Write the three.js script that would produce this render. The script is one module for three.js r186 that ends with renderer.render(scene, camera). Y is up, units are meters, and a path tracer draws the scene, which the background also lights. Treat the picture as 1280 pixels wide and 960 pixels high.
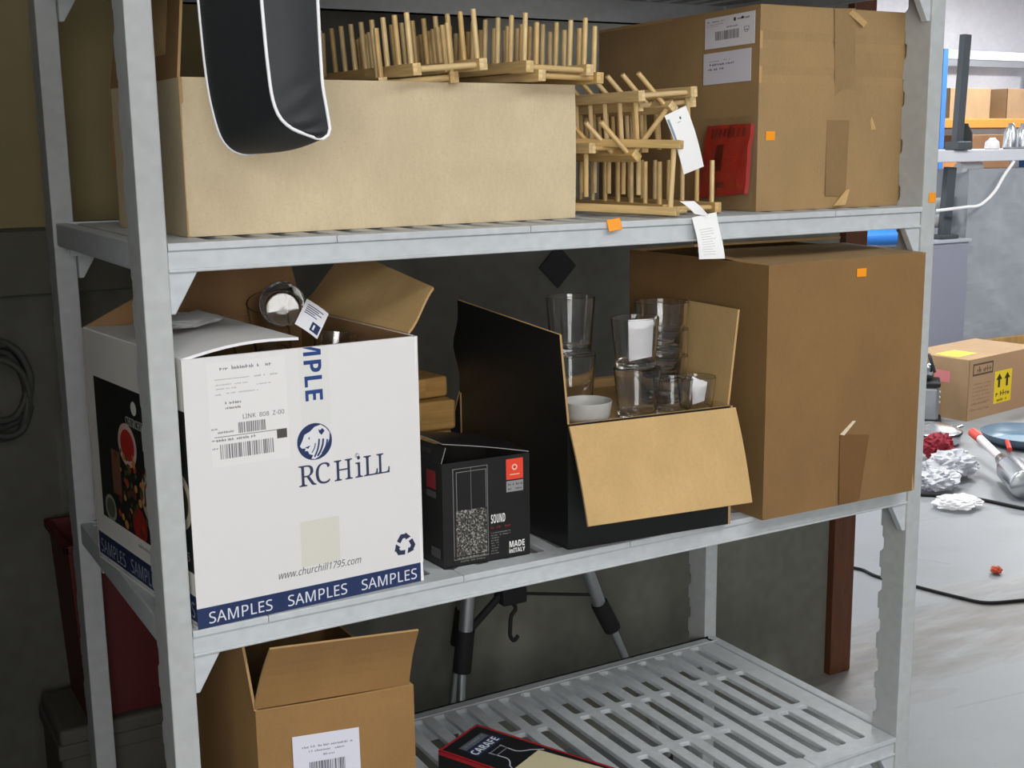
import * as THREE from 'three';
import { RoundedBoxGeometry } from 'three/addons/geometries/RoundedBoxGeometry.js';
import { RectAreaLightUniformsLib } from 'three/addons/lights/RectAreaLightUniformsLib.js';
import { mergeGeometries } from 'three/addons/utils/BufferGeometryUtils.js';

// ---------------------------------------------------------------- camera, light, exposure
const scene = new THREE.Scene();
scene.background = new THREE.Color(0x000000);
const camera = new THREE.PerspectiveCamera(34.6011, 1280 / 960, 0.05, 60);
camera.position.set(-0.41831, 1.58642, 1.61669);
camera.up.set(0.10516, 0.98209, -0.15636);
camera.lookAt(-0.41831 + 0.49087, 1.58642 - 0.188, 1.61669 - 0.85071);
const renderer = new THREE.WebGLRenderer();
renderer.toneMapping = THREE.LinearToneMapping;
renderer.toneMappingExposure = 1.44;
renderer.shadowMap.enabled = true;
RectAreaLightUniformsLib.init();
const CEIL = 3.3;
const WINDOW_LIGHT = 5.4;
// light panels: [x, z, length x, length z, luminance, height if hung below the ceiling]
const PANELS = [
  [0.4, 1.9, 1.0, 0.5, 9.5, 2.62], [1.5, 1.45, 1.0, 0.5, 6.5, 2.62], [3.6, 2.4, 1.2, 0.6, 2.5], [7.2, 1.8, 1.2, 0.6, 2.5],
  [4.4, -2.7, 1.2, 0.6, 26], [3.9, -5.6, 1.2, 0.6, 40],
  [7.4, -2.2, 1.2, 0.6, 26], [9.4, -5.2, 1.2, 0.6, 54],
];

// ---------------------------------------------------------------- helpers
let seed = 7;
const rnd = () => { seed = (seed * 1664525 + 1013904223) >>> 0; return seed / 4294967296; };
const V = (x, y, z) => new THREE.Vector3(x, y, z);
const used = {};
function numbered(n) { const k = used[n] = (used[n] ?? -1) + 1; return k ? n + '_' + String(k).padStart(3, '0') : n; }
function tag(o, label, category, group, kind) {
  o.userData.label = label; o.userData.category = category;
  if (group) o.userData.group = group;
  if (kind) o.userData.kind = kind;
  return o;
}
function thing(name, label, category, pos = [0, 0, 0], turn = 0, group) {
  const g = new THREE.Group(); g.name = numbered(name); g.position.set(...pos); g.rotation.y = turn; scene.add(g);
  return tag(g, label, category, group);
}
function part(name, geo, mat, parent, label) {
  const m = new THREE.Mesh(geo, mat); m.name = name; m.castShadow = m.receiveShadow = true;
  if (label) m.userData.label = label;
  parent.add(m); return m;
}
function single(name, geo, mat, label, category, group) {
  const m = part(numbered(name), geo, mat, scene); return tag(m, label, category, group);
}
function struct(name, geo, mat, label, category) {
  const m = part(name, geo, mat, scene); m.userData.kind = 'structure';
  if (label) m.userData.label = label; if (category) m.userData.category = category;
  return m;
}
// uv in metres by dominant axis
function uvM(geo, s = 1) {
  const g = geo.index ? geo.toNonIndexed() : geo, p = g.attributes.position, uv = new Float32Array(p.count * 2);
  const a = V(), b = V(), c = V();
  for (let i = 0; i < p.count; i += 3) {
    a.fromBufferAttribute(p, i); b.fromBufferAttribute(p, i + 1); c.fromBufferAttribute(p, i + 2);
    const n = b.clone().sub(a).cross(c.clone().sub(a)); const ax = Math.abs(n.x), ay = Math.abs(n.y), az = Math.abs(n.z);
    for (let k = 0; k < 3; k++) {
      const q = [a, b, c][k]; let u, v;
      if (ax >= ay && ax >= az) { u = q.z; v = q.y; } else if (ay >= az) { u = q.x; v = q.z; } else { u = q.x; v = q.y; }
      uv[(i + k) * 2] = u * s; uv[(i + k) * 2 + 1] = v * s;
    }
  }
  g.setAttribute('uv', new THREE.BufferAttribute(uv, 2)); return g;
}
const rbox = (w, h, d, r = 0.002, seg = 2) => new RoundedBoxGeometry(w, h, d, seg, Math.min(r, w / 2.1, h / 2.1, d / 2.1));
function box(x0, x1, y0, y1, z0, z1, r = 0.002) { const g = rbox(x1 - x0, y1 - y0, z1 - z0, r); g.translate((x0 + x1) / 2, (y0 + y1) / 2, (z0 + z1) / 2); return uvM(g); }
function plainBox(x0, x1, y0, y1, z0, z1) { const g = new THREE.BoxGeometry(x1 - x0, y1 - y0, z1 - z0); g.translate((x0 + x1) / 2, (y0 + y1) / 2, (z0 + z1) / 2); return uvM(g); }
function rodG(a, b, r, seg = 12, r2 = r) {
  const A = V(...a), B = V(...b), d = B.clone().sub(A), L = d.length();
  const g = new THREE.CylinderGeometry(r2, r, L, seg); g.translate(0, L / 2, 0);
  g.applyQuaternion(new THREE.Quaternion().setFromUnitVectors(V(0, 1, 0), d.normalize())); g.translate(A.x, A.y, A.z); return g;
}
const tube = (pts, r, n = 40, seg = 8, closed = false) => new THREE.TubeGeometry(new THREE.CatmullRomCurve3(pts.map((p) => V(...p)), closed), n, r, seg, closed);
const merge = (list) => mergeGeometries(list.map((g) => { const k = g.index ? g.toNonIndexed() : g; for (const n of Object.keys(k.attributes)) if (!['position', 'normal', 'uv'].includes(n)) k.deleteAttribute(n); return k; }));
// a sheet of board between four corners (bl, br, tr, tl seen from outside), its thickness goes inward; groups: 0 outside, 1 inside, 2 edges
function sheet(bl, br, tr, tl, th, { nx = 1, ny = 1, bend = null, metres = true, edge = null } = {}) {
  const c = [bl, br, tr, tl].map((p) => V(...p));
  const n = c[1].clone().sub(c[0]).cross(c[3].clone().sub(c[0])).normalize();
  const W = c[0].distanceTo(c[1]), H = c[0].distanceTo(c[3]);
  const P = (i, j, t) => {
    let u = i / nx, v = j / ny; if (edge) [u, v] = edge(u, v);
    const a = c[0].clone().lerp(c[1], u), b = c[3].clone().lerp(c[2], u), q = a.lerp(b, v);
    return q.addScaledVector(n, (bend ? bend(u, v) : 0) - t);
  };
  const UV = (i, j) => { let u = i / nx, v = j / ny; if (edge) [u, v] = edge(u, v); return metres ? [u * W, v * H] : [u, v]; };
  const pos = [], uv = [], groups = [];
  const tri = (a, b, c2, ua, ub, uc) => { pos.push(...a, ...b, ...c2); uv.push(...ua, ...ub, ...uc); };
  const quad = (a, b, c2, d, ua, ub, uc, ud) => { tri(a, b, c2, ua, ub, uc); tri(a, c2, d, ua, uc, ud); };
  for (const side of [0, 1]) {
    const s = pos.length / 3;
    for (let i = 0; i < nx; i++) for (let j = 0; j < ny; j++) {
      const t = side ? th : 0, q = [[i, j], [i + 1, j], [i + 1, j + 1], [i, j + 1]]; if (side) q.reverse();
      quad(...q.map(([a, b]) => P(a, b, t).toArray()), ...q.map(([a, b]) => UV(a, b)));
    }
    groups.push([s, pos.length / 3 - s, side]);
  }
  const s = pos.length / 3, ring = [];
  for (let i = 0; i < nx; i++) ring.push([i, 0]); for (let j = 0; j < ny; j++) ring.push([nx, j]);
  for (let i = nx; i > 0; i--) ring.push([i, ny]); for (let j = ny; j > 0; j--) ring.push([0, j]);
  for (let k = 0; k < ring.length; k++) {
    const [a, b] = [ring[k], ring[(k + 1) % ring.length]];
    quad(P(...a, th).toArray(), P(...b, th).toArray(), P(...b, 0).toArray(), P(...a, 0).toArray(), [0, 0], [0.02, 0], [0.02, 0.004], [0, 0.004]);
  }
  groups.push([s, pos.length / 3 - s, 2]);
  const g = new THREE.BufferGeometry();
  g.setAttribute('position', new THREE.Float32BufferAttribute(pos, 3)); g.setAttribute('uv', new THREE.Float32BufferAttribute(uv, 2));
  for (const [a, b, m] of groups) g.addGroup(a, b, m);
  g.computeVertexNormals(); return g;
}
// ---------------------------------------------------------------- textures
function hash(x, y, s) { let h = Math.imul(x, 374761393) + Math.imul(y, 668265263) + Math.imul(s, 1442695041); h = Math.imul(h ^ (h >>> 13), 1274126177); return ((h ^ (h >>> 16)) >>> 0) / 4294967296; }
function vnoise(x, y, per, s) {
  const xi = Math.floor(x), yi = Math.floor(y), fx = x - xi, fy = y - yi, w = (t) => t * t * (3 - 2 * t), m = (v) => ((v % per) + per) % per;
  const a = hash(m(xi), m(yi), s), b = hash(m(xi + 1), m(yi), s), c = hash(m(xi), m(yi + 1), s), d = hash(m(xi + 1), m(yi + 1), s);
  return a + (b - a) * w(fx) + (c - a) * w(fy) + (a - b - c + d) * w(fx) * w(fy);
}
function dataTex(N, fn, srgb, size) {
  const d = new Uint8Array(N * N * 4);
  for (let y = 0; y < N; y++) for (let x = 0; x < N; x++) { const c = fn(x / N, y / N); const i = (y * N + x) * 4; for (let k = 0; k < 3; k++) d[i + k] = Math.max(0, Math.min(255, Math.round((Array.isArray(c) ? c[k] : c) * 255))); d[i + 3] = 255; }
  const t = new THREE.DataTexture(d, N, N); t.wrapS = t.wrapT = THREE.RepeatWrapping; t.magFilter = THREE.LinearFilter; t.minFilter = THREE.LinearMipmapLinearFilter; t.generateMipmaps = true;
  if (srgb) t.colorSpace = THREE.SRGBColorSpace; t.repeat.set(1 / size, 1 / size); t.needsUpdate = true; return t;
}
const kraftMap = dataTex(512, (u, v) => {
  const f = vnoise(u * 200, v * 60, 1000, 1) * 0.5 + vnoise(u * 256, v * 256, 256, 2) * 0.5, c = vnoise(u * 5, v * 5, 5, 3) * 0.6 + vnoise(u * 16, v * 16, 16, 4) * 0.4;
  const sp = hash(Math.floor(u * 512), Math.floor(v * 512), 9) > 0.996 ? -0.12 : 0; const k = 0.93 + (f - 0.5) * 0.045 + (c - 0.5) * 0.09 + sp;
  return [k, k, k * 0.995];
}, true, 0.6);
const kraftBump = dataTex(512, (u, v) => 0.5 + 0.012 * Math.sin(u * Math.PI * 2 * 90) + 0.35 * (vnoise(u * 6, v * 6, 6, 11) - 0.5) + 0.2 * (vnoise(u * 40, v * 40, 40, 12) - 0.5), false, 0.6);
const plasticBump = dataTex(256, (u, v) => 0.5 + 0.5 * (vnoise(u * 64, v * 64, 64, 21) - 0.5) + 0.3 * (vnoise(u * 128, v * 128, 128, 22) - 0.5), false, 0.1);
const greyMap = dataTex(512, (u, v) => { const k = 0.95 + 0.05 * (vnoise(u * 8, v * 8, 8, 31) - 0.5) + 0.05 * (vnoise(u * 60, v * 60, 60, 32) - 0.5); return [k, k, k]; }, true, 0.7);
const woodMap = dataTex(512, (u, v) => {
  const g = vnoise(u * 90 + 3 * vnoise(u * 3, v * 3, 3, 40), v * 6, 1000, 41), h = vnoise(u * 24, v * 3, 24, 42), k = 0.86 + 0.1 * g + 0.14 * (h - 0.4);
  return [k, k * 0.975, k * 0.92];
}, true, 0.25);
const concreteMap = dataTex(512, (u, v) => {
  const k = 0.86 + 0.1 * (vnoise(u * 4, v * 4, 4, 51) - 0.5) + 0.09 * (vnoise(u * 13, v * 13, 13, 52) - 0.5) + 0.07 * (vnoise(u * 70, v * 70, 70, 53) - 0.5);
  const st = Math.max(0, vnoise(u * 9, v * 5, 45, 54) - 0.72) * 0.9; return [k + st, k + st, (k + st) * 0.98];
}, true, 1.6);
const wallMap = dataTex(256, (u, v) => { const k = 0.96 + 0.05 * (vnoise(u * 5, v * 5, 5, 61) - 0.5) + 0.03 * (vnoise(u * 50, v * 50, 50, 62) - 0.5); return [k, k, k]; }, true, 2);
const fabricBump = dataTex(256, (u, v) => 0.5 + 0.25 * Math.sin(u * 402) * Math.sin(v * 402) + 0.3 * (vnoise(u * 9, v * 9, 9, 71) - 0.5), false, 0.12);
function canvasTex(w, h, draw) {
  const c = document.createElement('canvas'); c.width = w; c.height = h; const x = c.getContext('2d'); draw(x, w, h);
  const t = new THREE.CanvasTexture(c); t.colorSpace = THREE.SRGBColorSpace; t.anisotropy = 8; return t;
}
// ---------------------------------------------------------------- materials
const std = (color, roughness = 0.8, o = {}) => new THREE.MeshStandardMaterial({ color, roughness, ...o });
const kraft = (color) => std(color, 0.82, { map: kraftMap, bumpMap: kraftBump, bumpScale: 0.0006 });
const M = {
  kraftPale: kraft(0xdfcba8), kraftMid: kraft(0xa8895e), kraftBrown: kraft(0x8e6b40), kraftRust: kraft(0x9f7847), kraftDeep: kraft(0xa07a50),
  kraftEdge: std(0xb89565, 0.9), kraftInner: kraft(0xceaa73),
  shelf: std(0xc9cdd0, 0.55, { map: greyMap, bumpMap: plasticBump, bumpScale: 0.00015 }),
  post: std(0xbec1c1, 0.5, { map: greyMap, bumpMap: plasticBump, bumpScale: 0.0002 }),
  wood: std(0xe6c994, 0.6, { map: woodMap }), wood2: std(0xdfbf86, 0.6, { map: woodMap }), wood3: std(0xecd2a2, 0.6, { map: woodMap }),
  board: std(0xc09758, 0.6, { map: woodMap }), jamb: std(0x5e351f, 0.45, { map: woodMap }),
  white: std(0xe4e3e2, 0.55), paper: std(0xeceaec, 0.8), black: std(0x111212, 0.45), blackMatte: std(0x141414, 0.75), blackInner: std(0x2a2725, 0.9),
  orange: std(0xf79a12, 0.5), navy: std(0x24365f, 0.5),
  glass: new THREE.MeshPhysicalMaterial({ color: 0xffffff, roughness: 0.03, transmission: 1, thickness: 0.004, ior: 1.48 }),
  film: new THREE.MeshPhysicalMaterial({ color: 0xffffff, roughness: 0.12, transmission: 1, thickness: 0, ior: 1.4, side: THREE.DoubleSide }),
  frosted: new THREE.MeshPhysicalMaterial({ color: 0xf2f2f2, roughness: 0.5, transmission: 0.45, thickness: 0, side: THREE.DoubleSide }),
  bag: std(0x1d2023, 0.55, { bumpMap: fabricBump, bumpScale: 0.0007 }), piping: std(0xf2f2f4, 0.45),
  red: std(0x9c1f19, 0.5), tape: std(0x9e8057, 0.4, { map: kraftMap }), tape2: std(0x967850, 0.4, { map: kraftMap }),
  steel: std(0xcfd2d4, 0.22, { metalness: 1 }), alu: std(0xb9bcbd, 0.4, { metalness: 0.9 }),
  darkGrey: std(0x3d4347, 0.6), blue: std(0x2f7fd6, 0.5), bgOrange: std(0xb9782a, 0.5), bgGrey: std(0xa9abb3, 0.6),
};
const carton3 = (m, inner = M.kraftInner, edge = M.kraftEdge) => [m, inner, edge];

// ---------------------------------------------------------------- room shell
const X0 = -3.4, X1 = 11.5, Z0 = -7.5, Z1 = 4.2, WZ = -0.97;
const floorTex = canvasTex(2048, 2048, (c, w, h) => {
  const X = (x) => (x - X0) / (X1 - X0) * w, Z = (z) => (z - Z0) / (Z1 - Z0) * h;
  c.fillStyle = '#86898c'; c.fillRect(0, 0, w, h);
 
  for (let i = 0; i < 2600; i++) { const x = rnd() * w, y = rnd() * h, r = 1 + rnd() * 16; c.fillStyle = rnd() < 0.5 ? 'rgba(98,98,97,0.07)' : 'rgba(165,166,168,0.07)'; c.beginPath(); c.ellipse(x, y, r * (1 + rnd()), r * 0.7, rnd() * 3, 0, 7); c.fill(); }
  // trodden dirt along the joint between the two floors
  for (let i = 0; i < 900; i++) { const x = X(1.9 + rnd() * 5), y = Z(-0.98 + (rnd() + rnd() + rnd() - 1.5) * 0.24), r = 2 + rnd() * 14; c.fillStyle = rnd() < 0.72 ? 'rgba(98,92,80,0.16)' : 'rgba(150,148,141,0.16)'; c.beginPath(); c.ellipse(x, y, r * 2, r * 0.5, (rnd() - 0.5) * 0.5, 0, 7); c.fill(); }
  c.strokeStyle = 'rgba(110,112,112,0.5)'; c.lineWidth = 1.2;
  for (const [a, b, d, e] of [[2.6, -2.2, 4.4, -2.35], [3.2, -1.6, 3.28, -1.45], [3.6, -1.9, 5.2, -1.7], [2.3, -0.6, 3.4, -0.45]]) { c.beginPath(); c.moveTo(X(a), Z(b)); c.lineTo(X(d), Z(e)); c.stroke(); }
});
{
  const g = new THREE.BoxGeometry(X1 - X0, 0.12, Z1 - Z0); g.translate((X0 + X1) / 2, -0.06, (Z0 + Z1) / 2);
  const p = g.attributes.position, uv = g.attributes.uv;
  for (let i = 0; i < p.count; i++) uv.setXY(i, (p.getX(i) - X0) / (X1 - X0), 1 - (p.getZ(i) - Z0) / (Z1 - Z0));
  struct('floor', g, std(0xffffff, 0.46, { map: floorTex }), 'pale grey sealed concrete floor with scuffs and dirt', 'floor');
}
M.wallWhite = std(0xe9e9ee, 0.85, { map: wallMap }); M.wallGrey = std(0x787770, 0.85, { map: concreteMap, bumpMap: concreteMap, bumpScale: 0.003 });
M.wallBeige = std(0x8d8670, 0.85, { map: wallMap }); M.ceil = std(0xdcdcda, 0.9);
struct('wall_back', plainBox(X0, 2.16, 0, CEIL, WZ - 0.15, WZ), M.wallGrey, 'stained dark grey concrete wall behind the shelving', 'wall');
struct('wall_left', plainBox(X0 - 0.15, X0, 0, CEIL, WZ - 0.15, Z1), M.wallBeige, 'beige side wall', 'wall');
struct('wall_inner', plainBox(2.0, 2.16, 0, CEIL, Z0, WZ - 0.15), M.wallWhite, 'white partition wall behind the door jamb', 'wall');
struct('wall_far', plainBox(2.0, X1, 0, CEIL, Z0 - 0.15, Z0), M.wallWhite, 'white far wall of the storeroom', 'wall');
struct('wall_right', plainBox(X1, X1 + 0.15, 0, CEIL, Z0, Z1), M.wallWhite, 'white side wall of the storeroom', 'wall');
struct('wall_front', plainBox(X0, X1, 0, CEIL, Z1, Z1 + 0.15), M.wallWhite, 'white wall opposite the shelving', 'wall');
struct('ceiling', plainBox(X0 - 0.15, X1 + 0.15, CEIL, CEIL + 0.12, Z0 - 0.15, Z1 + 0.15), M.ceil, 'pale ceiling', 'ceiling');
struct('wall_header', plainBox(2.16, X1, 2.25, CEIL, WZ - 0.15, WZ), M.wallWhite, 'white wall above the wide opening to the storeroom', 'wall');
struct('trim_1', box(2.161, 2.245, 0, 2.25, WZ - 0.16, WZ + 0.025, 0.004), M.jamb, 'brown wooden door jamb at the end of the grey wall', 'door jamb');
struct('trim_2', box(-0.36, 0.35, 1.315, 1.44, WZ, WZ + 0.035, 0.004), std(0x5e5d52, 0.7, { map: wallMap }), 'grey cable duct along the wall behind the shelving', 'cable duct');
struct('trim_3', box(-0.36, 0.35, 1.445, 2.6, WZ, WZ + 0.012, 0.002), std(0x9a8a62, 0.8, { map: wallMap }), 'beige wall panel above the cable duct', 'wall panel');
struct('trim_5', new THREE.BoxGeometry(0.075, 0.075, 0.006).rotateZ(Math.PI / 4).translate(1.2065, 1.297, WZ + 0.004), std(0x2c2c2b, 0.7), 'small dark diamond plate on the grey wall', 'wall plate');
struct('trim_4', box(1.012, 1.75, 1.45, 1.893, WZ, WZ + 0.012, 0.002), std(0xbfbdb4, 0.7, { map: wallMap }), 'pale grey board fixed to the wall behind the large carton', 'wall board');
{ // frosted daylight window in the wall opposite the shelving
  const [wx, wy, ww, wh] = [-1.8, 1.95, 2.4, 1.6], b = 0.06;
  const f = struct('window_1', merge([box(wx - ww / 2 - b, wx + ww / 2 + b, wy + wh / 2, wy + wh / 2 + b, Z1 - 0.05, Z1), box(wx - ww / 2 - b, wx + ww / 2 + b, wy - wh / 2 - b, wy - wh / 2, Z1 - 0.05, Z1), box(wx - ww / 2 - b, wx - ww / 2, wy - wh / 2, wy + wh / 2, Z1 - 0.05, Z1), box(wx + ww / 2, wx + ww / 2 + b, wy - wh / 2, wy + wh / 2, Z1 - 0.05, Z1), box(wx - 0.025, wx + 0.025, wy - wh / 2, wy + wh / 2, Z1 - 0.05, Z1)]), M.white, 'wide white framed window opposite the shelving', 'window');
  for (const k of [-1, 1]) part('window_pane', plainBox(wx + k * ww / 4 - ww / 4 + 0.03, wx + k * ww / 4 + ww / 4 - 0.03, wy - wh / 2 + 0.002, wy + wh / 2 - 0.002, Z1 - 0.03, Z1 - 0.02), std(0xffffff, 0.5, { emissive: 0xf6f9ff, emissiveIntensity: 1.2 }), f, 'frosted bright pane');
  const l = new THREE.RectAreaLight(0xfbfaf6, WINDOW_LIGHT, ww, wh); l.position.set(wx, wy, Z1 - 0.056); l.castShadow = true; f.add(l);
}
for (const [x, z, lx, lz, lum, hang] of PANELS) {
  const f = thing('ceiling_light', hang ? (x < 1 ? 'white light panel hung on two rods facing the sample carton end' : 'white light panel hung on two rods facing the large carton end') : 'flat white ceiling light panel in a thin frame', 'ceiling light', [x, hang ?? CEIL, z], 0, hang ? undefined : 'ceiling light panels');
  if (hang) for (const k of [-0.4, 0.4]) part('rod', rodG([k, -0.01, 0], [k, CEIL - hang, 0], 0.006, 8), M.white, f);
  if (hang) part('housing', plainBox(-lx / 2, lx / 2, -0.009, -0.001, -lz / 2, lz / 2), M.white, f);
  part('frame', merge([box(-lx / 2 - 0.03, lx / 2 + 0.03, -0.05, -0.001, lz / 2, lz / 2 + 0.03), box(-lx / 2 - 0.03, lx / 2 + 0.03, -0.05, -0.001, -lz / 2 - 0.03, -lz / 2), box(lx / 2, lx / 2 + 0.03, -0.05, -0.001, -lz / 2, lz / 2), box(-lx / 2 - 0.03, -lx / 2, -0.05, -0.001, -lz / 2, lz / 2)]), M.white, f);
  part('light_diffuser', plainBox(-lx / 2, lx / 2, -0.036, -0.01, -lz / 2, lz / 2), std(0xffffff, 0.6, { emissive: 0xffffff, emissiveIntensity: 1.2 }), f);
  const l = new THREE.RectAreaLight(0xfafbfb, lum, lx, lz); l.position.set(0, -0.04, 0); l.rotation.x = -Math.PI / 2; l.castShadow = true; f.add(l);
}

// ---------------------------------------------------------------- shelving unit
const Y0 = 1.896, Y1 = 1.47, Y2 = 0.936, Y3 = 0.4073, T = 0.0103, B = 0.039, PW = 0.0354, DZ = 0.61;
const unit = thing('shelving_unit', 'light grey plastic shelving unit with slotted shelves and notched posts', 'shelving');
function postGeo() {                                     // front face at z = 0, notched flange behind it, x from 0 to PW
  const s = new THREE.Shape(); s.moveTo(0, 0); s.lineTo(0, 1.99); s.lineTo(-0.036, 1.99);
  for (let y = 1.99; y > 0.1; y -= 0.0866) { s.lineTo(-0.0555, y - 0.002); s.lineTo(-0.0625, y - 0.008); s.lineTo(-0.0625, y - 0.038); s.lineTo(-0.058, y - 0.0385); s.lineTo(-0.058, y - 0.06); s.lineTo(-0.0535, y - 0.064); s.lineTo(-0.0535, y - 0.084); }
  s.lineTo(-0.036, 0); s.lineTo(0, 0);
  const g = new THREE.ExtrudeGeometry(s, { depth: PW - 0.004, bevelEnabled: true, bevelSize: 0.002, bevelThickness: 0.002, bevelSegments: 2 });
  g.rotateY(-Math.PI / 2); g.scale(-1, 1, 1); g.rotateY(0);
  const ix = g.index; const p = g.attributes.position;  // the mirror turned the faces: swap corners back
  const a = p.array; for (let i = 0; i < a.length; i += 9) for (let k = 0; k < 3; k++) { const t = a[i + 3 + k]; a[i + 3 + k] = a[i + 6 + k]; a[i + 6 + k] = t; }
  g.deleteAttribute('normal'); g.computeVertexNormals(); g.computeBoundingBox();
  const bb = g.boundingBox; g.translate(-bb.min.x, 0, -bb.max.z); return uvM(g);
}
const pg = postGeo();
// the extruded outline runs along z after the turn; bring its depth to -z
for (const [x, z] of [[-PW, 0], [1.4, 0], [-PW, -DZ], [1.4, -DZ]]) {
  const p = part('post', pg, M.post, unit); p.position.set(x, 0.012, z);
  const f = part('foot', new THREE.CylinderGeometry(0.016, 0.02, 0.012, 20), M.post, unit); f.position.set(x + PW / 2, 0.006, z - 0.02);
}
const PITCH = 0.0525, SLOT = 0.0265, ROWS = [[-0.036, -0.208], [-0.224, -0.412], [-0.428, -0.575]];
function plateGeo(x0, x1, cols, leftCut, rightCut) {
  const s = new THREE.Shape(), h = SLOT / 2 - 0.001, zf = 0, zb = -DZ + 0.002, e = 0.0006;
  s.moveTo(x0 + e, -zf); s.lineTo(x1 - e, -zf);
  if (rightCut) { s.lineTo(x1 - e, 0.036); s.lineTo(x1 - h, 0.042); s.lineTo(x1 - h, 0.569); s.lineTo(x1 - e, 0.575); }
  s.lineTo(x1 - e, -zb); s.lineTo(x0 + e, -zb);
  if (leftCut) { s.lineTo(x0 + e, 0.575); s.lineTo(x0 + h, 0.569); s.lineTo(x0 + h, 0.042); s.lineTo(x0 + e, 0.036); }
  s.lineTo(x0 + e, -zf);
  for (const x of cols) for (const [a, b] of ROWS) {
    const k = new THREE.Path(), w = SLOT / 2, r = 0.007, A = -a, Bq = -b;
    k.moveTo(x - w + r, A); k.lineTo(x + w - r, A); k.quadraticCurveTo(x + w, A, x + w, A + r); k.lineTo(x + w, Bq - r); k.quadraticCurveTo(x + w, Bq, x + w - r, Bq);
    k.lineTo(x - w + r, Bq); k.quadraticCurveTo(x - w, Bq, x - w, Bq - r); k.lineTo(x - w, A + r); k.quadraticCurveTo(x - w, A, x - w + r, A); s.holes.push(k);
  }
  const g = new THREE.ExtrudeGeometry(s, { depth: T - 0.003, curveSegments: 3, bevelEnabled: true, bevelSize: 0.0015, bevelThickness: 0.0015, bevelOffset: -0.0015, bevelSegments: 2 });
  g.rotateX(-Math.PI / 2); g.translate(0, -T + 0.0015, 0); return uvM(g);   // shape y becomes -z
}
function shelf(y, seam) {
  const seams = []; for (let x = seam; x > 0.06; x -= 6 * PITCH) seams.unshift(x); for (let x = seam + 6 * PITCH; x < 1.37; x += 6 * PITCH) seams.push(x);
  const ends = [0, ...seams, 1.4];
  for (let i = 0; i + 1 < ends.length; i++) {
    const [a, b] = [ends[i], ends[i + 1]], cols = [];
    const from = i ? a : b, dir = i ? 1 : -1;
    for (let k = 1; k < 6; k++) { const x = from + dir * k * PITCH; if (x > a + 0.03 && x < b - 0.03) cols.push(x); }
    const m = part('shelf_plate', plateGeo(a, b, cols, i > 0, i + 2 < ends.length), M.shelf, unit); m.position.y = y;
  }
  const bm = (z, s) => merge([box(0, 1.4, -B + 0.003, -T, z - s * 0.03, z - s * 0.004, 0.002), box(0, 1.4, -B, -B + 0.005, z - s * 0.032, z - s * 0.0005, 0.002)]);
  const f = part('shelf_beam', bm(0, 1), M.shelf, unit); f.position.y = y;
  const r = part('shelf_beam', bm(-DZ, -1), M.shelf, unit); r.position.y = y;
  for (const x of [-0.03, 1.405]) { const sd = part('side_beam', box(x, x + 0.024, -B, 0, -DZ, -0.06, 0.003), M.shelf, unit); sd.position.y = y; }
  for (const [x, d, z] of [[0, 1, -0.018], [1.4, -1, -0.018], [0, 1, -DZ + 0.006], [1.4, -1, -DZ + 0.006]]) {
    const s = new THREE.Shape(); s.moveTo(0, 0); s.lineTo(d * 0.038, 0); s.lineTo(d * 0.006, -0.054); s.lineTo(0, -0.054); s.closePath();
    const g = new THREE.ExtrudeGeometry(s, { depth: 0.012, bevelEnabled: true, bevelSize: 0.001, bevelThickness: 0.001, bevelSegments: 1 });
    const m = part('corner_bracket', uvM(g), M.shelf, unit); m.position.set(x, y - B, z);
  }
}
shelf(Y0, 0.551); shelf(Y1, 0.551); shelf(Y2, 0.424); shelf(Y3, 0.551);
const sticker = (w, h) => rbox(w, h, 0.0012, 0.0005, 1);
function put(m, x, y, z, ry = 0, rz = 0, rx = 0) { m.position.set(x, y, z); m.rotation.set(rx, ry, rz); return m; }
put(part('orange_sticker', sticker(0.026, 0.019), M.orange, unit, 'orange sticker on the shelf edge'), 0.703, 1.4655, 0.0035, 0, 0.1, -0.25);
put(part('orange_sticker', sticker(0.018, 0.018), M.orange, unit, 'orange sticker on the post'), 1.4235, 1.4856, 0.0008);

// ---------------------------------------------------------------- wooden racks
const grainX = (g) => { const a = g.attributes.uv.array; for (let i = 0; i < a.length; i += 2) { const t = a[i]; a[i] = a[i + 1]; a[i + 1] = t; } return g; };
const RW = 0.109, RP = 0.0453, RH = 0.073;
const railG = (() => { const g = rbox(0.38, 0.018, 0.014, 0.0015, 1); const u = grainX(uvM(g)); u.rotateY(Math.PI / 2); u.translate(0, -0.009, 0.02 - 0.19); return u; })();
const pegG = (() => { const g = new THREE.CylinderGeometry(0.0041, 0.0043, RH, 12); g.translate(0, RH / 2 - 0.001, 0); const u = uvM(g); u.attributes.uv.array.forEach((v, i, a) => { if (i % 2 === 0) { const t = a[i]; a[i] = a[i + 1] * 0.2; a[i + 1] = t; } }); return u; })();
const dowelG = (() => { const g = new THREE.CylinderGeometry(0.0046, 0.0046, RW - 0.013, 12); g.rotateZ(Math.PI / 2); g.translate(RW / 2, -0.009, 0); return grainX(uvM(g)); })();
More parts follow.
